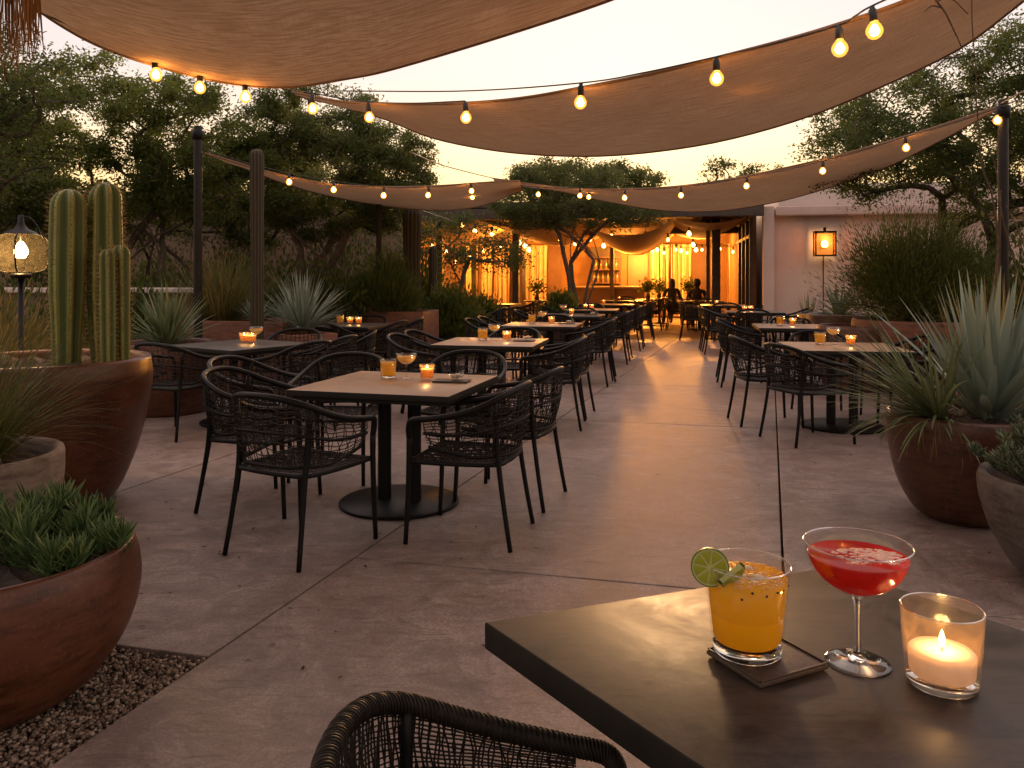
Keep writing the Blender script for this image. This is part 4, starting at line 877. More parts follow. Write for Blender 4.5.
# ------------------------------------------------------------------ woven armchair (local: faces +Y, floor at 0)
HALF = [(.262, .262, .56), (.270, .262, .618), (.282, .238, .655), (.294, .15, .668), (.302, .02, .690), (.292, -.11, .728), (.252, -.21, .775), (.185, -.272, .806), (.095, -.302, .822), (0, -.310, .826)]
RAILC = HALF + [(-x, y, z) for x, y, z in HALF[-2::-1]]
def make_chair(hero=False):
    t = thing('armchair', '', 'chair', (0, 0, 0))
    rail = catmull(RAILC, 71); rr = .0165
    b = MB(); b.tube(rail, rr if not hero else .0205, 10); b.build('top_rail', M['frame' if not hero else 'weave'], t)
    if hero:                                              # wrapped rope round the rail
        b = MB(); fine = catmull(RAILC, 1500); tg = np.gradient(fine, axis=0); tg /= np.linalg.norm(tg, axis=1, keepdims=True)
        up = np.array((0, 0, 1.0)); u = np.cross(tg, up); nn = np.linalg.norm(u, axis=1, keepdims=True); u = np.where(nn > .2, u / np.maximum(nn, 1e-6), np.array((1.0, 0, 0))); w = np.cross(tg, u)
        for ph in np.arange(6) * 1.0472:
            a = np.arange(1500) * .13 + ph; b.tube(fine + (.0212 * np.cos(a))[:, None] * u + (.0212 * np.sin(a))[:, None] * w, .0030, 4)
        b.build('rail_wrap', M['weave'], t)
    for s_ in (1, -1):
        b = MB(); b.tube(catmull([(s_ * .262, .262, .57), (s_ * .260, .264, .44), (s_ * .262, .272, .2), (s_ * .266, .282, 0)], 8), np.linspace(.0165, .0125, 8), 9); b.build('leg', M['frame'], t)
        b = MB(); b.tube(catmull([(s_ * .252, -.205, .772), (s_ * .232, -.205, .60), (s_ * .225, -.215, .44), (s_ * .235, -.25, .2), (s_ * .248, -.285, 0)], 10), np.linspace(.0155, .0125, 10), 9); b.build('leg', M['frame'], t)
    fr = [(.255, .255, .435), (.252, .02, .432), (.226, -.20, .435), (.12, -.235, .435), (0, -.242, .435), (-.12, -.235, .435), (-.226, -.20, .435), (-.252, .02, .432), (-.255, .255, .435), (-.12, .27, .428), (0, .272, .426), (.12, .27, .428), (.255, .255, .435)]
    frp = catmull(fr, 72); b = MB(); b.tube(frp, .0125, 8); b.build('seat_frame', M['frame'], t)
    # seat weave
    def edge(y):                                          # half width of the seat at depth y
        return np.interp(y, [-.24, -.2, .02, .26], [.10, .226, .252, .255])
    def sz(x, y): return .437 - .020 * max(0, (1 - (x / .25) ** 2)) * max(0, 1 - ((y - .01) / .26) ** 2)
    b = MB(); wr = .0036 if not hero else .003
    ns = 27 if not hero else 46
    for i in range(ns):
        y = -.235 + .49 * (i + .5) / ns; e = edge(y); xs_ = np.linspace(-e, e, 13); b.tube([(x, y + .006 * math.sin(x * 30 + i * 2.1), sz(x, y) + .003 * (-1) ** (k + i)) for k, x in enumerate(xs_)], wr, 4, cap=False)
    for i in range(ns):
        x = -.245 + .49 * (i + .5) / ns; y0 = -.24 + max(0, abs(x) - .1) * .35; ys_ = np.linspace(y0, .262, 13)
        b.tube([(x + .008 * math.sin(y * 26 + i * 1.7), y, sz(x, y) + .003 * (-1) ** (k + i + 1)) for k, y in enumerate(ys_)], wr, 4, cap=False)
    b.build('seat', M['weave'], t)
    # back and side weave between the rail and the lower band
    nS = 71; i0, i1 = 11, 59
    def low(i):
        x, y, z = rail[i]; f = abs(i - 35) / 35.0; zb = .475 if f < .45 else .475 + (f - .45) / .55 * .10
        return np.array((x * .90, y * .86 + .008, zb))
    lowp = np.array([low(i) for i in range(i0, i1 + 1)]); topp = rail[i0:i1 + 1]
    def surf(s_, v):
        k = s_ * (i1 - i0); i = min(int(k), i1 - i0 - 1); f = k - i; T = topp[i] * (1 - f) + topp[i + 1] * f; L = lowp[i] * (1 - f) + lowp[i + 1] * f
        p = T * v + L * (1 - v); bul = .02 * math.sin(math.pi * v); d = np.array((p[0], p[1] - .02, 0)); d /= max(.01, np.linalg.norm(d)); return p + d * bul
    b = MB(); b.tube(lowp, .0095, 7); mid = np.array([surf(s_, .50) for s_ in np.linspace(0, 1, 40)]); b.tube(mid, .0080, 6); b.build('back_band', M['frame'], t)
    b = MB(); nv_ = 50 if not hero else 150; nh = 10 if not hero else 26
    for i in range(nv_):
        s0 = (i + .5) / nv_; ln = (.022 if not hero else .004) * ((i % 2) * 2 - 1); ph = rng.uniform(0, 6)
        b.tube([surf(min(1, max(0, s0 + ln * (v - .5) * 2 + .004 * math.sin(v * 11 + ph))), v) for v in np.linspace(0, 1, 8)], .0027 if not hero else .0024, 4, cap=False)
    for j in range(nh):
        v0 = (j + .7) / (nh + .4); ph = rng.uniform(0, 6)
        b.tube([surf(s_, min(.99, max(.01, v0 + (.016 * math.sin(s_ * 60 + ph) + .01 * math.sin(s_ * 23 + j)) * (1 if not hero else .4)))) for s_ in np.linspace(0, 1, 64)], .0027 if not hero else .0024, 4, cap=False)
    b.build('backrest', M['weave'], t)
    return t
chair0 = make_chair(); used = [0]
CG = 'black woven armchairs round the tables'
def place_chair(x, y, phi, label):
    rz = R(phi - 90) + rng.normal() * .03
    if not used[0]:
        used[0] = 1; chair0.location = (x, y, .001); chair0.rotation_euler = (0, 0, rz); tag(chair0, label, 'chair', CG); return chair0
    return dup(chair0, (x, y, .001), rz, label, CG)

# ------------------------------------------------------------------ tables
TG2 = 'square cafe tables on twin posts'
def make_table(mat, sx=1.0, sy=.97, h=.75, th=.036):
    t = thing('cafe_table', '', 'table', (0, 0, 0)); b = MB()
    b.prism([(-sx / 2, -sy / 2), (sx / 2, -sy / 2), (sx / 2, sy / 2), (-sx / 2, sy / 2)], h - th, h, bev=.003, side=1); o = b.build('tabletop', [M[mat], M['edge']], t); sharp(o, 30)
    b = MB(); b.box((0, 0, h - th - .012), (sx - .05, sy - .05, .022)); b.build('apron', M['edge'], t)
    for s_ in (-1, 1):
        b = MB(); b.tube([(s_ * .10, 0, .015), (s_ * .10, 0, h - th - .02)], .042, 16); sharp(b.build('post', M['frame'], t), 40)
    b = MB(); b.lathe([(0, .0), (.365, .0), (.37, .006), (.37, .018), (.36, .024), (0, .028)], 56); sharp(b.build('base', M['frame'], t), 40)
    return t
tb_l = make_table('table_top'); tb_d = make_table('table_top_dark'); used_t = {}
def place_table(x, y, rot, label, dark=False):
    src = tb_d if dark else tb_l; k = 'd' if dark else 'l'
    if k not in used_t:
        used_t[k] = 1; src.location = (x, y, 0); src.rotation_euler = (0, 0, rot); tag(src, label, 'table', TG2); return src
    return dup(src, (x, y, 0), rot, label, TG2)

# drinks, built at the size of the foreground ones
def make_tumbler(hero=False):
    t = thing('cocktail_tumbler', '', 'drink', (0, 0, 0)); n = 40 if hero else 16
    rb, rt, h = .0585, .0745, .157
    b = MB(); prof = [(rb * .96, .004), (rb, .012), (rb + (rt - rb) * .5, h * .5), (rt, h - .002), (rt - .0012, h), (rt - .0025, h - .001), (rt - .0035, h - .006), (rb + (rt - rb) * .5 - .004, h * .5), (rb - .005, .026)]
    b.lathe(prof, n); b.build('glass', M['glass_hero' if hero else 'glass'], t)
    b = MB(); b.lathe([(0, .001), (rb * .88, .001), (rb * .985, .006), (rb * .992, .012), (rb * .95, .0235), (0, .022)], n); b.build('glass_base', M['glass_solid'], t)
    if hero:
        b = MB(); aa = np.linspace(0, 6.2832, 61); b.tube(np.column_stack([(rt - .0018) * np.cos(aa), (rt - .0018) * np.sin(aa), np.full(61, h - .001)]), .0016, 6, cap=False); b.build('rim', M['rim'], t)
    lv = h * .86; rl = lambda z: rb + (rt - rb) * z / h - .0045
    b = MB(); b.lathe([(0, .025), (rl(.025) - .004, .025), (rl(.03), .031), (rl(lv), lv - .002), (rl(lv) - .002, lv), (0, lv)], n); b.build('drink', M['orange'], t)
    if hero:
        b = MB()
        for k in range(7):
            a = k * .9 + .3; q = .012 + .035 * ((k * 37) % 10) / 10; s_ = rng.uniform(.015, .022); p = (q * math.cos(a), q * math.sin(a), lv - .004 + rng.uniform(-.003, .003))
            V, f = ico * s_ * np.array((1, .85, .45)) * rng.uniform(.8, 1.15, (12, 1)) + np.array(p), icf; b.add(V, f)
        b.build('ice', M['ice'], t)
        b = MB()
        for k in range(420):
            a = rng.uniform(0, 6.283); q = rl(lv) * math.sqrt(rng.uniform(0, 1)); s_ = rng.uniform(.001, .0032) ; b.add(ico * s_ * np.array((1, 1, .6)) + np.array((q * math.cos(a), q * math.sin(a), lv + .0005)), icf)
        b.build('pulp', M['pulp'], t)
        b = MB()
        for k in range(16):
            a = rng.uniform(0, 6.283); z = rng.uniform(.7, .83) * h; q = rl(z) + .001; b.add(ico * rng.uniform(.0012, .0028) + np.array((q * math.cos(a), q * math.sin(a), z)), icf)
        b.build('seeds', M['wick'], t)
    return t
def make_coupe(hero=False):
    t = thing('cocktail_coupe', '', 'drink', (0, 0, 0)); n = 44 if hero else 14; h = .205; zb = .118
    bowl = [(.005, zb - .004), (.012, zb - .001), (.036, zb + .0065), (.0635, zb + .024), (.0795, zb + .047), (.0862, zb + .070), (.0885, h)]
    o = catmull(bowl, 16 if hero else 8); inn = [(max(0.0, r - .0022), z + .0018 if i < len(o) - 1 else z) for i, (r, z) in enumerate(o)][::-1]
    b = MB(); b.lathe([(r, z) for r, z in o] + inn, n); b.build('bowl', M['glass_hero' if hero else 'glass'], t)
    st = catmull([(.0535, .0012), (.050, .003), (.026, .006), (.010, .011), (.006, .022), (.0052, .05), (.0052, .085), (.0065, .105), (.010, zb - .002)], 20 if hero else 9)
    b = MB(); b.lathe([(0, .001)] + [(r, z) for r, z in st] + [(0, zb)], n); b.build('stem', M['glass_solid' if hero else 'glass'], t)
    if hero:
        b = MB(); aa = np.linspace(0, 6.2832, 61); b.tube(np.column_stack([.0875 * np.cos(aa), .0875 * np.sin(aa), np.full(61, h)]), .0013, 6, cap=False); b.build('rim', M['rim'], t)
    lv = zb + .066; li = [(r - .0035, z + .0028) for r, z in catmull(bowl, 30) if z < lv - .002 and r > .006]
    rtop = np.interp(lv, [z for r, z in catmull(bowl, 40)], [r for r, z in catmull(bowl, 40)]) - .0035
    b = MB(); b.lathe([(0, li[0][1])] + li + [(rtop, lv), (rtop - .002, lv + .0008), (0, lv)], n); b.build('drink', M['red' if hero else 'pale'], t)
    if hero:
        b = MB()
        for k in range(300):
            a = rng.uniform(0, 6.283) if k % 2 else rng.normal() * .7 + .6; q = rtop * .66 * rng.uniform(0, 1) ** .7; s_ = rng.uniform(.0018, .0052) if k % 3 else rng.uniform(.0008, .002)
            b.add(ico * s_ * np.array((1.5, 1.1, .30)) + np.array((q * math.cos(a) * 1.15 + .012, q * math.sin(a) * .8 - .006, lv + .0003)), icf)
        b.build('foam', M['foam'], t)
    return t
def make_candle(hero=False):
    t = thing('votive_candle', '', 'candle', (0, 0, 0)); n = 40 if hero else 16; rb, rt, h = .0545, .0625, .126
    b = MB(); b.lathe([(rb * .99, .0045), (rb, .008), (rt, h - .002), (rt - .001, h), (rt - .0025, h - .001), (rt - .0035, h - .006), (rb - .004, .016)], n); b.build('glass', M['glass_candle'], t)
    zo = 0 if hero else .030
    if hero:
        b = MB(); aa = np.linspace(0, 6.2832, 61); b.tube(np.column_stack([(rt - .0018) * np.cos(aa), (rt - .0018) * np.sin(aa), np.full(61, h - .001)]), .0015, 6, cap=False); b.build('rim', M['rim'], t)
        b = MB(); b.lathe([(0, .0008), (rb * .90, .0008), (rb * .985, .005), (rb * .97, .0125), (0, .0115)], n); b.build('glass_base', M['glass_solid'], t)
    b = MB(); b.lathe([(0, .018), (rb - .009, .018), (rb - .0055, .022), (rb - .004, .054 + zo), (rb - .008, .0575 + zo), (rb * .5, .0555 + zo), (.006, .0545 + zo), (0, .0545 + zo)], n); b.build('wax', M['wax' if hero else 'wax_glow'], t)
    b = MB(); b.tube([(0, 0, .053 + zo), (.0004, 0, .060 + zo), (.0015, .0005, .066 + zo)], .0011, 5); w = b.build('wick', M['wick'], t)
    b = MB(); b.lathe([(0, .061), (.0030, .064), (.0048, .070), (.0043, .077), (.0022, .084), (0, .090)], 10, (0, 0, zo)); b.build('flame', M['flame'], w)
    point_light('flame_light', (0, 0, .078 + zo), 0.5 if hero else .6, (1.0, .50, .15), t, .0075)
    return t
def make_plate():
    t = thing('slate_board', '', 'slate', (0, 0, 0)); b = MB(); b.box((0, 0, .006), (.22, .13, .010), bev=.002); b.build('board', M['slate'], t); return t
tum0, coup0, cand0, plate0 = make_tumbler(), make_coupe(), make_candle(), make_plate()
uset = set()
def put(src, x, y, z, rz, label, grp, s_=.78):
    if src.name not in uset:
        uset.add(src.name); src.location = (x, y, z); src.rotation_euler = (0, 0, rz); src.scale = (s_,) * 3; return tag(src, label, None, grp)
    return dup(src, (x, y, z), rz, label, grp, s_)
snack0 = []
def snack(x, y, z, label):
    if snack0:
        r = dup(snack0[0], (x, y, z), rng.uniform(0, 6), label, 'little glass dishes of snacks'); return r
    t = thing('snack_dish', label, 'dish', (x, y, z), group='little glass dishes of snacks'); snack0.append(t)
    b = MB(); b.lathe([(0, .001), (.028, .001), (.032, .006), (.048, .034), (.046, .034), (.029, .009), (0, .006)], 16); b.build('dish', M['glass'], t)
    b = MB()
    for k in range(22):
        a = rng.uniform(0, 6.283); q = .03 * math.sqrt(rng.uniform(0, 1)); b.add(ico * rng.uniform(.007, .012) + np.array((q * math.cos(a), q * math.sin(a), .018 + rng.uniform(0, .012))), icf)
    b.build('snacks', M['cream'], t); return t

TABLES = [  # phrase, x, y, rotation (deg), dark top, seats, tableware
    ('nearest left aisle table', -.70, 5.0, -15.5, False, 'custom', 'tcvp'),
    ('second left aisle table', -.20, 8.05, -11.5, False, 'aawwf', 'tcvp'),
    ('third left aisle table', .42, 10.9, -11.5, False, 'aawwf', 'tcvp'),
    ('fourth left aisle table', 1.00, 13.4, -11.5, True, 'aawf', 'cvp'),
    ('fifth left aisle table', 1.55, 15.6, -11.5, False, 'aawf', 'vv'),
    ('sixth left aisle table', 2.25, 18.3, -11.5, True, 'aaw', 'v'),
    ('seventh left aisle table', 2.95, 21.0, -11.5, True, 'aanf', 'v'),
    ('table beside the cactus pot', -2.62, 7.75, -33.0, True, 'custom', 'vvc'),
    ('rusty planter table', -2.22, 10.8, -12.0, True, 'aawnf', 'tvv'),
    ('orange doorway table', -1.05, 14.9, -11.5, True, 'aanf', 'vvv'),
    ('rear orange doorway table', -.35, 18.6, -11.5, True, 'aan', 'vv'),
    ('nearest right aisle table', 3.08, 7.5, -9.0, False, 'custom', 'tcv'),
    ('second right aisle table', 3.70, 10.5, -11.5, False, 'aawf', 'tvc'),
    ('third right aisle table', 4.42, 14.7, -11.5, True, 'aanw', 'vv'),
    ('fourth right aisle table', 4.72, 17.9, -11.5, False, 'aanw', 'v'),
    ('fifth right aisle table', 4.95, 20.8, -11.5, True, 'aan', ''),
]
SEATS = {  # custom chairs: x, y, facing (deg from +x), where it stands
    'nearest left aisle table': [(-1.10, 4.20, 60, 'turned away at the near left corner of the'), (-.22, 4.42, 166, 'tucked under the near right corner of the'), (.0, 5.12, 163, 'farther one on the aisle side of the'),
        (-1.56, 4.98, -8, 'nearer one on the cactus side of the'), (-1.78, 5.66, -12, 'farther one on the cactus side of the'), (-1.22, 5.72, -98, 'left one on the far side of the'), (-.36, 5.92, -105, 'right one on the far side of the')],
    'table beside the cactus pot': [(-2.98, 7.15, 72, 'seen from behind at the'), (-1.98, 7.25, 150, 'nearer one on the open side of the'), (-1.85, 7.85, 165, 'farther one on the open side of the'), (-2.35, 8.5, -100, 'on the far side of the'), (-1.75, 8.45, 190, 'farthest one on the open side of the')],
    'nearest right aisle table': [(2.52, 6.90, 18, 'turned at the near left corner of the'), (2.42, 7.72, -3, 'farther one on the aisle side of the'), (3.15, 8.18, -100, 'on the far side of the'), (3.72, 7.15, 165, 'nearer one on the agave side of the'), (3.78, 7.85, 172, 'farther one on the agave side of the')],
}
for ph, tx, ty, rot, dark, seats, ware in TABLES:
    rr_ = R(rot); U = np.array((math.cos(rr_), math.sin(rr_))); V_ = np.array((-math.sin(rr_), math.cos(rr_))); c = np.array((tx, ty)); base_phi = rot
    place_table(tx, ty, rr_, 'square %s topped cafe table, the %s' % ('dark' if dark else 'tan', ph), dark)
    if seats == 'custom':
        for x, y, f, w in SEATS[ph]: place_chair(x, y, f, 'black woven armchair %s %s' % (w, ph))
    else:
        s_ = 1 if 'right' not in ph else -1             # which side the aisle is on
        cnt = {}
        for k in seats:
            i = cnt.get(k, 0); cnt[k] = i + 1; two = seats.count(k) == 2
            far = ('nearer' if i == 0 else 'farther') if two else 'single'
            side = ('left', 'right')[i] if two else 'single'
            off = (-.30, .30)[i] if two else rng.uniform(-.08, .08)
            j = rng.normal(size=2) * .025
            if k == 'a': p = c + U * s_ * .66 + V_ * off; f = rot + (180 if s_ > 0 else 0); w = '%s one on the aisle side of the' % far
            elif k == 'w': p = c - U * s_ * .66 + V_ * off; f = rot + (0 if s_ > 0 else 180); w = '%s one on the planted side of the' % far
            elif k == 'n': p = c - V_ * .66 + U * off; f = rot + 90; w = '%s one on the near side of the' % side
            else: p = c + V_ * .64 + U * off; f = rot - 90; w = '%s one on the far side of the' % side
            p = p + j; place_chair(p[0], p[1], f + rng.normal() * 4, ('black woven armchair, %s %s' % (w, ph)))
    z = .7515
    spots = {0: (-.16, .15), 1: (-.03, .175), 2: (.10, .15)}
    vi = 0
    for i, k in enumerate(ware):
        q = spots.get(i, (.30, .08)); q = np.array(q) + rng.normal(size=2) * .012; x, y = c + U * q[0] + V_ * q[1]
        if k == 't': put(tum0, x, y, z, rng.uniform(0, 6), 'short glass of orange drink on the %s' % ph, 'orange drinks on the tables')
        elif k == 'c': put(coup0, x, y, z, rng.uniform(0, 6), 'stemmed glass of pale cocktail on the %s' % ph, 'stemmed cocktails on the tables')
        elif k == 'v':
            vi += 1; nm = ware.count('v'); wh = '' if nm == 1 else (', %s of its candles' % (('left', 'right')[vi - 1] if nm == 2 else ('left', 'middle', 'right')[vi - 1]))
            put(cand0, x, y, z, 0, 'lit glass candle on the %s%s' % (ph, wh), 'lit glass candles on the tables')
        elif k == 'p':
            x, y = c + U * .31 + V_ * .10; put(plate0, x, y, z, rr_ + .1, 'thin dark slate board on the %s' % ph, 'slate boards on the tables', 1.0); snack(x + .03, y + .005, z + .0125, 'little glass dish of snacks on the slate of the %s' % ph)

# ------------------------------------------------------------------ foreground table and its things
A_ = np.array((-.052, 1.545)); B_ = np.array((.735, 1.842)); e = np.array((.560, -.828)); D_ = A_ + e * .86; E_ = B_ + e * .86
hc = (A_ + B_ + D_ + E_) / 4
ht = thing('cafe_table', 'large dark concrete topped table in the foreground holding the cocktails', 'table', (hc[0], hc[1], 0))
b = MB(); b.prism([A_ - hc, D_ - hc, E_ - hc, B_ - hc], .697, .75, bev=.003, side=1); sharp(b.build('tabletop', [M['hero_top'], M['edge']], ht), 30)
for s_ in (-.1, .1):
    b = MB(); b.tube([(s_, 0, .02), (s_, 0, .70)], .042, 16); sharp(b.build('post', M['frame'], ht), 40)
b = MB(); b.lathe([(0, 0), (.33, 0), (.335, .006), (.335, .018), (.325, .024), (0, .028)], 56); sharp(b.build('base', M['frame'], ht), 40)
hch = make_chair(True); hch.location = (-.03, 1.25, .001); hch.rotation_euler = (0, 0, R(-2 - 90)); hch.scale = (.82, .82, .82); tag(hch, 'rope wrapped black woven armchair tucked under the foreground table', 'chair')
zt = .7505
co = thing('coaster', 'square dark brown coaster under the orange cocktail', 'coaster', (.437, 1.381, zt), R(26)); b = MB()
b.box((0, 0, .006), (.150, .132, .010), bev=.003); b.build('pad', M['coaster'], co)
b = MB(); b.box((0, -.0640, .0125), (.146, .004, .003), bev=.001); b.box((0, .0640, .0125), (.146, .004, .003), bev=.001); b.box((.0730, 0, .0125), (.004, .123, .003), bev=.001); b.box((-.0730, 0, .0125), (.004, .123, .003), bev=.001); b.build('raised_edge', M['coaster'], co)
tm = make_tumbler(True); tm.location = (.407, 1.393, zt + .0118); tag(tm, 'tumbler of cloudy orange cocktail standing on the dark coaster', 'drink')
cpe = make_coupe(True); cpe.location = (.594, 1.382, zt); tag(cpe, 'stemmed coupe of bright red cocktail in the foreground', 'drink')
cn = make_candle(True); cn.location = (.700, 1.309, zt); tag(cn, 'large lit candle in a clear glass on the foreground table', 'candle')
# lime slices
def lime(name, label, loc, rot, r=.032, half=False):
    t = thing(name, label, 'lime', loc); t.rotation_euler = rot; n = 40; ang = np.arange(n + 1) * (3.1416 if half else 6.2832) / n; th = .0055
    def disc(r0, r1, z0, z1, mat, nm):
        b = MB(); rows = [np.column_stack([q * np.cos(ang), q * np.sin(ang), np.full(n + 1, z)]) for q, z in ((r0, z0), (r1, z0), (r1, z1), (r0, z1))]; rows.append(rows[0]); b.strip(rows); return b.build(nm, mat, t, smooth=False)
    disc(r * .94, r, -th, th, M['lime_skin'], 'peel'); disc(r * .85, r * .945, -th * .98, th * .98, M['lime_pith'], 'pith')
    b = MB(); ns = 4 if half else 8
    tot = 3.1416 if half else 6.2832
    for k in range(ns):
        a0 = tot * k / ns + .05; a1 = tot * (k + 1) / ns - .05; aa = np.linspace(a0, a1, 8); q = [(.004 * math.cos((a0 + a1) / 2), .004 * math.sin((a0 + a1) / 2))] + [(r * .845 * math.cos(a), r * .845 * math.sin(a)) for a in aa]
        b.prism(q, -th * .96, th * .96, bev=.0008)
    b.build('segments', M['lime_flesh'], t)
    b = MB(); q = [(r * .86 * math.cos(a), r * .86 * math.sin(a)) for a in ang[:-1]] if not half else [(r * .86 * math.cos(a), r * .86 * math.sin(a)) for a in ang]
    b.prism(q, -th * .8, th * .8); b.build('membrane', M['lime_pith'], t, smooth=False)
    return t
q = P(710, 567, 1.372); lime('lime_garnish', 'round lime wheel perched on the rim of the orange cocktail', q, (R(82), R(8), R(-14)))
q = P(731, 573, 1.352); lime('lime_piece', 'half slice of lime floating inside the orange cocktail', q, (R(62), R(150), R(18)), .026, True)

# ------------------------------------------------------------------ string lights
def bulb_string(name, label, pts, r=.042, sock=.085, extra=()):
    """pts: points where the cable carries a bulb (cable height); extra: further cable points before and after"""
    root = thing(name, label, 'string lights', (0, 0, 0)); pts = [np.array(p, float) for p in pts]; path = []
    seq = list(extra[0]) if extra else []
    for i, p in enumerate(pts):
        seq.append(p)
        if i < len(pts) - 1: m_ = (p + pts[i + 1]) / 2; m_ = m_ - np.array((0, 0, .012 * np.linalg.norm(pts[i + 1] - p))); seq.append(m_)
    if extra: seq += list(extra[1])
    b = MB(); b.tube(catmull(seq, len(seq) * 6), .0055, 5); b.build('cable', M['cable'], root)
    for i, p in enumerate(pts):
        tilt = rng.normal(size=2) * .06; d = np.array((tilt[0], tilt[1], -1)); d /= np.linalg.norm(d)
        a = p + d * .004; e_ = p + d * sock
        b = MB(); b.tube([a, a + d * .012, a + d * .016, e_ - d * .002, e_], [r * .30, r * .32, r * .46, r * .52, r * .48], 10); so = b.build('lamp_socket', M['cable'], root)
        c = e_ + d * r * 1.12; b = MB(); b.lathe([(0, -r), (r * .38, -r * .93), (r * .72, -r * .70), (r * .95, -r * .30), (r, .05 * r), (r * .93, .42 * r), (r * .72, .78 * r), (r * .50, 1.02 * r), (r * .44, 1.25 * r), (0, 1.25 * r)], 16, c); b.lathe([(0, -.62 * r), (.42 * r, -.42 * r), (.6 * r, .0), (.42 * r, .45 * r), (.2 * r, .8 * r), (0, .85 * r)], 12, c, mi=1); b.build('bulb', [M['bulb'], M['bulb_core']], so)
    return root
near = [(154, 56, 5.55), (200, 70, 5.85), (245, 80, 6.1), (312, 93, 6.6), (368, 102, 6.85), (465, 101, 6.15)]
bulb_string('string_lights', 'string of glowing bulbs along the hem of the overhead sail', [P(*p) for p in near], extra=([P(20, 5, 4.4), P(95, 35, 5.05)], []))
near = [(581, 83, 5.4), (716, 57, 4.8), (839, 25, 4.25), (872, 6, 4.1)]
bulb_string('string_lights', 'string of large bulbs along the upper hem of the long curved sail', [P(*p) for p in near], extra=([P(340, 91, 6.8), P(465, 91, 6.1)], [P(930, -20, 3.95), P(1060, -75, 3.7)]))
bulb_string('string_lights', 'short cable with one smaller bulb behind the curved sail hem', [P(745, 51, 5.6)], r=.036, extra=([P(660, 72, 6.0)], [P(860, 16, 5.0), P(960, -20, 4.7)]))
bulb_string('string_lights', 'string of bulbs along the low narrow sail at the left', [P(289, 173, 9.85), P(334, 181, 10.05), P(384, 187, 10.4), P(429, 187, 10.8), P(471, 183, 11.1), P(472, 190, 12.2)], r=.038, sock=.07, extra=([P(204, 150, 9.4), P(250, 164, 9.7)], [P(505, 184, 12.4)]))
bulb_string('string_lights', 'string of bulbs along the low golden sail before the pavilion', [P(538, 187, 11.8), P(580, 188, 11.5), P(589, 190, 12.4), P(625, 190, 11.1), P(681, 187, 10.5), P(747, 177, 9.8), P(823, 161, 8.9), P(905, 137, 8.0), P(997, 108, 7.0)], r=.037, sock=.07, extra=([P(505, 184, 12.3)], [P(1040, 92, 6.6)]))

# ropes that tie the sails
for pts, lab in (([P(410, 152, 8.4), P(445, 166, 10), P(500, 180, 12.4)], 'thin pale rope running down from the curved sail to the low sails'), ([P(396, 90, 6.7), P(345, 91, 6.3), P(520, 92, 5.8), P(620, 76, 5.3)], None),
                 ([P(1000, 104, 7.0), P(1030, 88, 6.4), P(1090, 60, 5.6)], 'pale ropes tying the low golden sail off past the right pole'), ([P(198, 150, 9.4), P(204, 152, 9.4), P(215, 156, 9.45)], None),
                 ([P(415, 208, 13.0), P(450, 220, 15.5), P(500, 238, 17.8)], 'pale rope sloping from the saguaro to the pavilion')):
    if lab is None: continue
    b = MB(); b.tube(catmull(pts, 24), .007, 5); tag(b.build('tie_rope', M['steel_rope']), lab, 'rope')

# ------------------------------------------------------------------ lanterns
lp = P(21, 252, 5.7)
lan = thing('post_lantern', 'round glass lantern with a bright bulb on a thin post at the left edge', 'lantern', (lp[0], lp[1], 0)); zc = lp[2]
b = MB(); b.tube([(0, 0, -.05), (0, 0, zc - .17)], .020, 10); b.build('post', M['frame'], lan)
b = MB(); b.lathe([(0, zc - .19), (.06, zc - .185), (.075, zc - .165), (.06, zc - .15), (0, zc - .15)], 20); b.build('lantern_base', M['frame'], lan)
gp = catmull([(.085, zc - .145), (.145, zc - .125), (.174, zc - .06), (.178, zc + .03), (.160, zc + .095), (.11, zc + .125), (.06, zc + .135)], 18)
b = MB(); b.lathe([tuple(q) for q in gp], 28); b.build('lamp_glass', M['glass_lamp'], lan)
b = MB()
for k in range(4):
    a = k * math.pi / 2 + .35; b.tube([(r_ * 1.01 * math.cos(a), r_ * 1.01 * math.sin(a), z_) for r_, z_ in gp], .0055, 5)
b.build('cage', M['frame'], lan)
b = MB(); b.lathe([(.115, zc + .126), (.10, zc + .14), (.045, zc + .165), (.022, zc + .20), (.018, zc + .26), (0, zc + .265)], 20); b.build('lantern_cap', M['frame'], lan)
b = MB(); b.tube(catmull([(-.14, 0, zc + .10), (-.08, 0, zc + .21), (.04, 0, zc + .25), (.11, 0, zc + .19), (.165, 0, zc + .09)], 20), .005, 5); b.build('bail', M['frame'], lan)
b = MB(); b.tube([(0, 0, zc + .07), (0, 0, zc + .20)], .012, 8); s_ = b.build('lamp_socket', M['frame'], lan)
b = MB(); b.lathe([(0, zc - .045), (.028, zc - .04), (.044, zc - .012), (.044, zc + .015), (.028, zc + .05), (.013, zc + .075), (0, zc + .078)], 16); b.build('bulb', M['lantern_bulb'], s_)
point_light('lantern_light', (0, -.05, zc - .01), 18, (1, .56, .20), lan, .035)
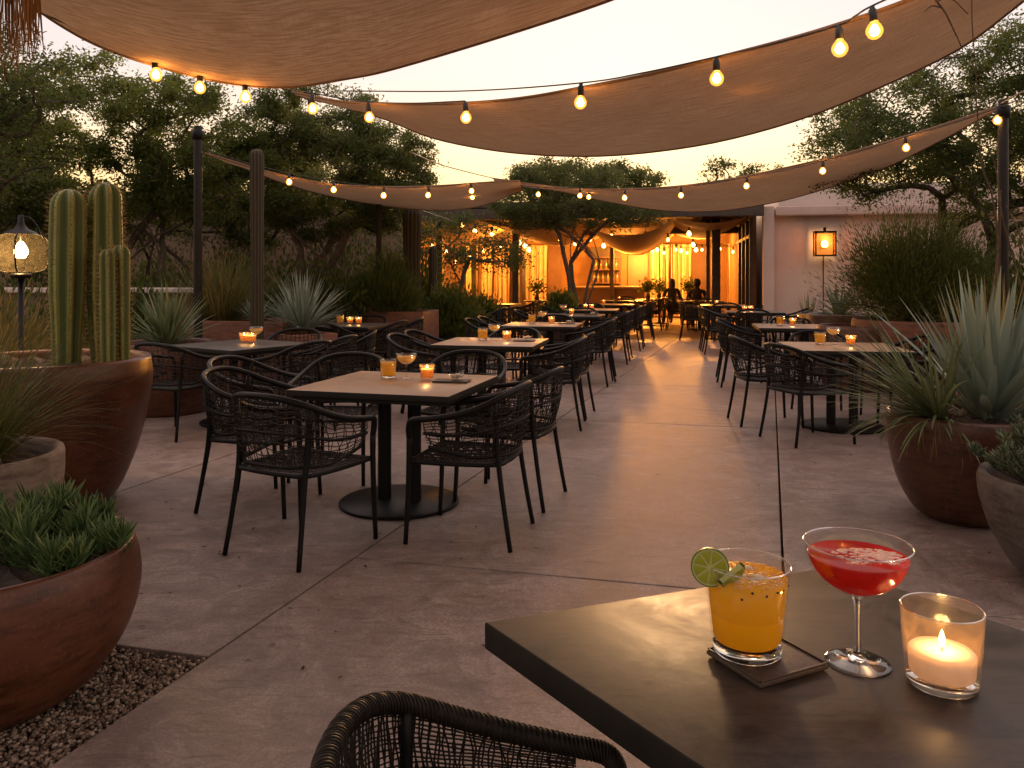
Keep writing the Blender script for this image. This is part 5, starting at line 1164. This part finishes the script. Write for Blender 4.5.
# square wall lantern on the adobe
u = 1.24; wl = thing('wall_lantern', 'square black framed wall lantern glowing orange on the adobe wing', 'lantern', h3(u, -.19, 0), HROT); zc = 1.417 + (275 - 244) * 17.05 / F
b = MB(); hw, hh = .20, .245
for sx in (-1, 1):
    for sy in (-1, 1): b.box((sx * hw, sy * .13, zc), (.028, .028, 2 * hh))
for z_ in (-1, 1):
    for sy in (-1, 1): b.box((0, sy * .13, zc + z_ * hh), (2 * hw + .03, .03, .03))
    for sx in (-1, 1): b.box((sx * hw, 0, zc + z_ * hh), (.026, .24, .026))
b.build('frame', M['frame'], wl)
b = MB(); b.box((0, 0, zc + hh + .022), (2 * hw + .03, .30, .015)); b.box((0, 0, zc + hh + .07), (.05, .05, .08)); b.build('lantern_cap', M['frame'], wl)
b = MB(); b.box((0, .155, zc), (.12, .03, .16)); b.tube([(0, .17, .05), (0, .17, zc - hh)], .012, 6); b.build('bracket', M['frame'], wl)
def m_frost():
    t = NT('amber_lantern_pane'); tr = t.n('ShaderNodeBsdfTransparent'); tr.inputs[0].default_value = (1, .72, .42, 1); d = t.n('ShaderNodeBsdfTranslucent'); d.inputs[0].default_value = (.9, .62, .34, 1)
    mx = t.n('ShaderNodeMixShader'); mx.inputs[0].default_value = .07; t.l(tr.outputs[0], mx.inputs[1]); t.l(d.outputs[0], mx.inputs[2]); return t.done(mx)
M['frost'] = m_frost()
b = MB(); b.box((0, -.125, zc), (2 * hw - .03, .006, 2 * hh - .03)); b.build('pane', M['frost'], wl)
b = MB(); b.box((-hw + .003, 0, zc), (.006, .23, 2 * hh - .03)); b.box((hw - .003, 0, zc), (.006, .23, 2 * hh - .03)); b.build('pane', M['frost'], wl)
b = MB(); b.lathe([(0, zc - .07), (.05, zc - .06), (.072, zc - .01), (.06, zc + .045), (.03, zc + .08), (0, zc + .085)], 16); b.build('bulb', M['lantern_bulb'], wl)
point_light('lantern_light', (0, -.02, zc + .12), 3.2, (1, .50, .16), wl, .05)

# ------------------------------------------------------------------ dry thatch fringe top left, vines by the pole
th = thing('thatch_fringe', 'dry orange brown thatch strands hanging in the top left corner', 'thatch', tuple(P(8, -40, 3.0))); b = MB(); o3 = P(8, -40, 3.0)
for k in range(210):
    px = rng.uniform(-60, 27) if k % 6 else rng.uniform(25, 40); ylen = rng.uniform(48, 86) * (1 - .30 * max(0, px - 6) / 34); Y = rng.uniform(2.85, 3.2)
    a = P(px + rng.normal() * 2, -42, Y); m_ = P(px + rng.normal() * 2.5, ylen * .45, Y); e_ = P(px + rng.normal() * 3.5 + 2, ylen, Y); pth = catmull([a, m_, e_], 7) - o3; w_ = rng.uniform(.002, .006)
    sd = np.array((math.cos(k), math.sin(k), 0)); b.strip([np.array([q - sd * w_ * (1 - i / 7.5), q + sd * w_ * (1 - i / 7.5)]) for i, q in enumerate(pth)], 0, rng.uniform(0, 1))
b.build('strands', M['thatch'], th)
b = MB(); b.tube([P(-80, -42, 3.02) - o3, P(45, -42, 3.02) - o3], .03, 8); b.build('batten', M['timber'], th)
vn = thing('dry_vine', 'bare dry vine stems twining up round the right pole', 'vine', (4.3, 6.9, 0)); v0 = np.array((4.3, 6.9, 0)); b = MB()
for pts, r_ in (([(985, 330, 6.8), (998, 255, 6.85), (993, 200, 6.8), (982, 165, 6.75), (978, 120, 6.7), (975, 85, 6.6)], .010), ([(1030, 320, 6.9), (1015, 265, 6.9), (1002, 215, 6.85), (996, 170, 6.9), (985, 140, 6.8)], .009), ([(998, 330, 6.9), (1000, 240, 6.85), (1001, 190, 6.85)], .008), ([(1040, 300, 6.7), (1022, 240, 6.8), (1006, 205, 6.85)], .007)):
    b.tube(catmull([P(*p) - v0 for p in pts], 26), np.linspace(r_, r_ * .5, 26), 5)
b.build('stem', M['vine'], vn)
vn = thing('dry_twig', 'thin dry twig hanging over the top of the curved sail', 'twig', tuple(P(950, 0, 4.2))); v0 = P(950, 0, 4.2); b = MB()
for pts, r_ in (([(925, -12, 3.95), (942, 8, 3.98), (950, 22, 4.0), (962, 48, 4.1)], .006), ([(935, 2, 3.98), (950, -2, 3.98), (968, 14, 4.0)], .005), ([(972, -30, 4.0), (972, 20, 4.05), (975, 60, 4.2), (978, 96, 4.4)], .0035), ([(942, 8, 3.98), (932, 6, 3.98), (924, 12, 3.98)], .004), ([(950, -2, 3.98), (958, -14, 3.98)], .004)):
    b.tube(catmull([P(*p) - v0 for p in pts], 14), np.linspace(r_, r_ * .55, 14), 5)
b.build('stem', M['vine'], vn)

# ------------------------------------------------------------------ seated guests in the pavilion
def person(label, loc, rz, hair='short'):
    root = thing('person', label, 'person', loc, rz, group='guests seated in the pavilion')
    J = [((0, 0, .50), .15), ((0, -.02, .66), .135), ((0, -.02, .84), .15), ((0, -.01, .98), .12), ((0, .0, 1.05), .06), ((0, .01, 1.10), .055), ((0, .02, 1.19), .092), ((0, .02, 1.28), .080),
         ((.18, -.01, .985), .062), ((.25, .04, .76), .05), ((.20, .27, .73), .040), ((.16, .36, .745), .034), ((-.18, -.01, .985), .062), ((-.25, .04, .76), .05), ((-.20, .27, .73), .040), ((-.16, .36, .745), .034),
         ((.10, .06, .50), .095), ((.11, .42, .50), .07), ((.11, .44, .26), .055), ((.11, .42, .05), .04), ((.11, .53, .03), .035), ((-.10, .06, .50), .095), ((-.11, .42, .50), .07), ((-.11, .44, .26), .055), ((-.11, .42, .05), .04), ((-.11, .53, .03), .035)]
    E = [(0, 1), (1, 2), (2, 3), (3, 4), (4, 5), (5, 6), (6, 7), (3, 8), (8, 9), (9, 10), (10, 11), (3, 12), (12, 13), (13, 14), (14, 15), (0, 16), (16, 17), (17, 18), (18, 19), (19, 20), (0, 21), (21, 22), (22, 23), (23, 24), (24, 25)]
    me = bpy.data.meshes.new('body'); me.from_pydata([j[0] for j in J], E, []); o = bpy.data.objects.new('body', me); COL.objects.link(o); o.parent = root
    md = o.modifiers.new('skin', 'SKIN'); md.use_smooth_shade = True
    for i, j in enumerate(J): me.skin_vertices[0].data[i].radius = (j[1], j[1] * (.75 if i in (1, 2, 3) else 1))
    me.skin_vertices[0].data[0].use_root = True
    o.modifiers.new('sub', 'SUBSURF').levels = 1; o.modifiers['sub'].render_levels = 2; me.materials.append(M['cloth_dark'])
    b = MB(); b.lathe([(0, 1.325), (.05, 1.318), (.085, 1.285), (.100, 1.23), (.097, 1.17 if hair == 'short' else 1.10), (.07, 1.12 if hair == 'short' else .98), (.0, 1.11 if hair == 'short' else .96)], 16, (0, .005, 0)); b.build('hair', M['hair'], root)
    return root
def seat_person(px, Y, label, rz, hair):
    place = ((px - 512) * Y / F, Y, 0); person(label, place, rz, hair)
seat_person(697, 21.4, 'person in dark clothes with short hair sitting before the double post', HROT, 'short')
seat_person(672, 23.2, 'person in dark clothes with long hair sitting before the bright curtain', HROT + .3, 'long')
for px, Y, lab in ((697, 21.4, 'dark chair under the short haired guest in the pavilion'), (672, 23.2, 'dark chair under the long haired guest in the pavilion')):
    o = dup(chair0, ((px - 512) * Y / F, Y - .02, .001), HROT, lab, CG)
# vases with leaves on the pavilion tables
for px, Y, lab in ((648, 22.6, 'dark leafy plant in a vase left of the bright curtain'), (659, 23.5, 'leafy sprig in a vase at the foot of the bright curtain'), (690, 23.0, 'leafy sprig in a vase beside the short haired guest'), (537, 21.5, 'round leafy sprig on the table by the long curtain')):
    q = P(px, 300, Y); st_ = thing('side_table', lab.replace('dark leafy plant in a vase', 'small round table with a vase').replace('round leafy sprig on the table', 'small round table with a sprig').replace('leafy sprig in a vase', 'small round table with a vase'), 'table', (q[0], q[1], 0), group='small round tables in the pavilion')
    b = MB(); b.lathe([(0, .70), (.34, .70), (.35, .72), (.34, .74), (0, .74)], 24); b.build('tabletop', M['table_top_dark'], st_); b = MB(); b.lathe([(0, 0), (.22, 0), (.22, .02), (.03, .04), (.03, .70)], 16); b.build('post', M['frame'], st_)
    pl = thing('vase_plant', lab, 'plant', (q[0], q[1], .742)); b = MB(); b.lathe([(0, 0), (.05, 0), (.07, .06), (.05, .13), (.04, .16), (.03, .15), (0, .02)], 14); b.build('vase', M['terra_dark'], pl)
    b = MB(); Pn = rng.normal(size=(260, 3)) * np.array((.11, .11, .10)) + np.array((0, 0, .36)); b.leaves(Pn, .09, .05); b.build('foliage', M['leaf_dark'], pl, smooth=False)
    b = MB()
    for k in range(6): b.tube([(0, 0, .12), tuple(rng.normal(size=3) * .07 + np.array((0, 0, .36)))], .004, 4)
    b.build('stem', M['bark'], pl)
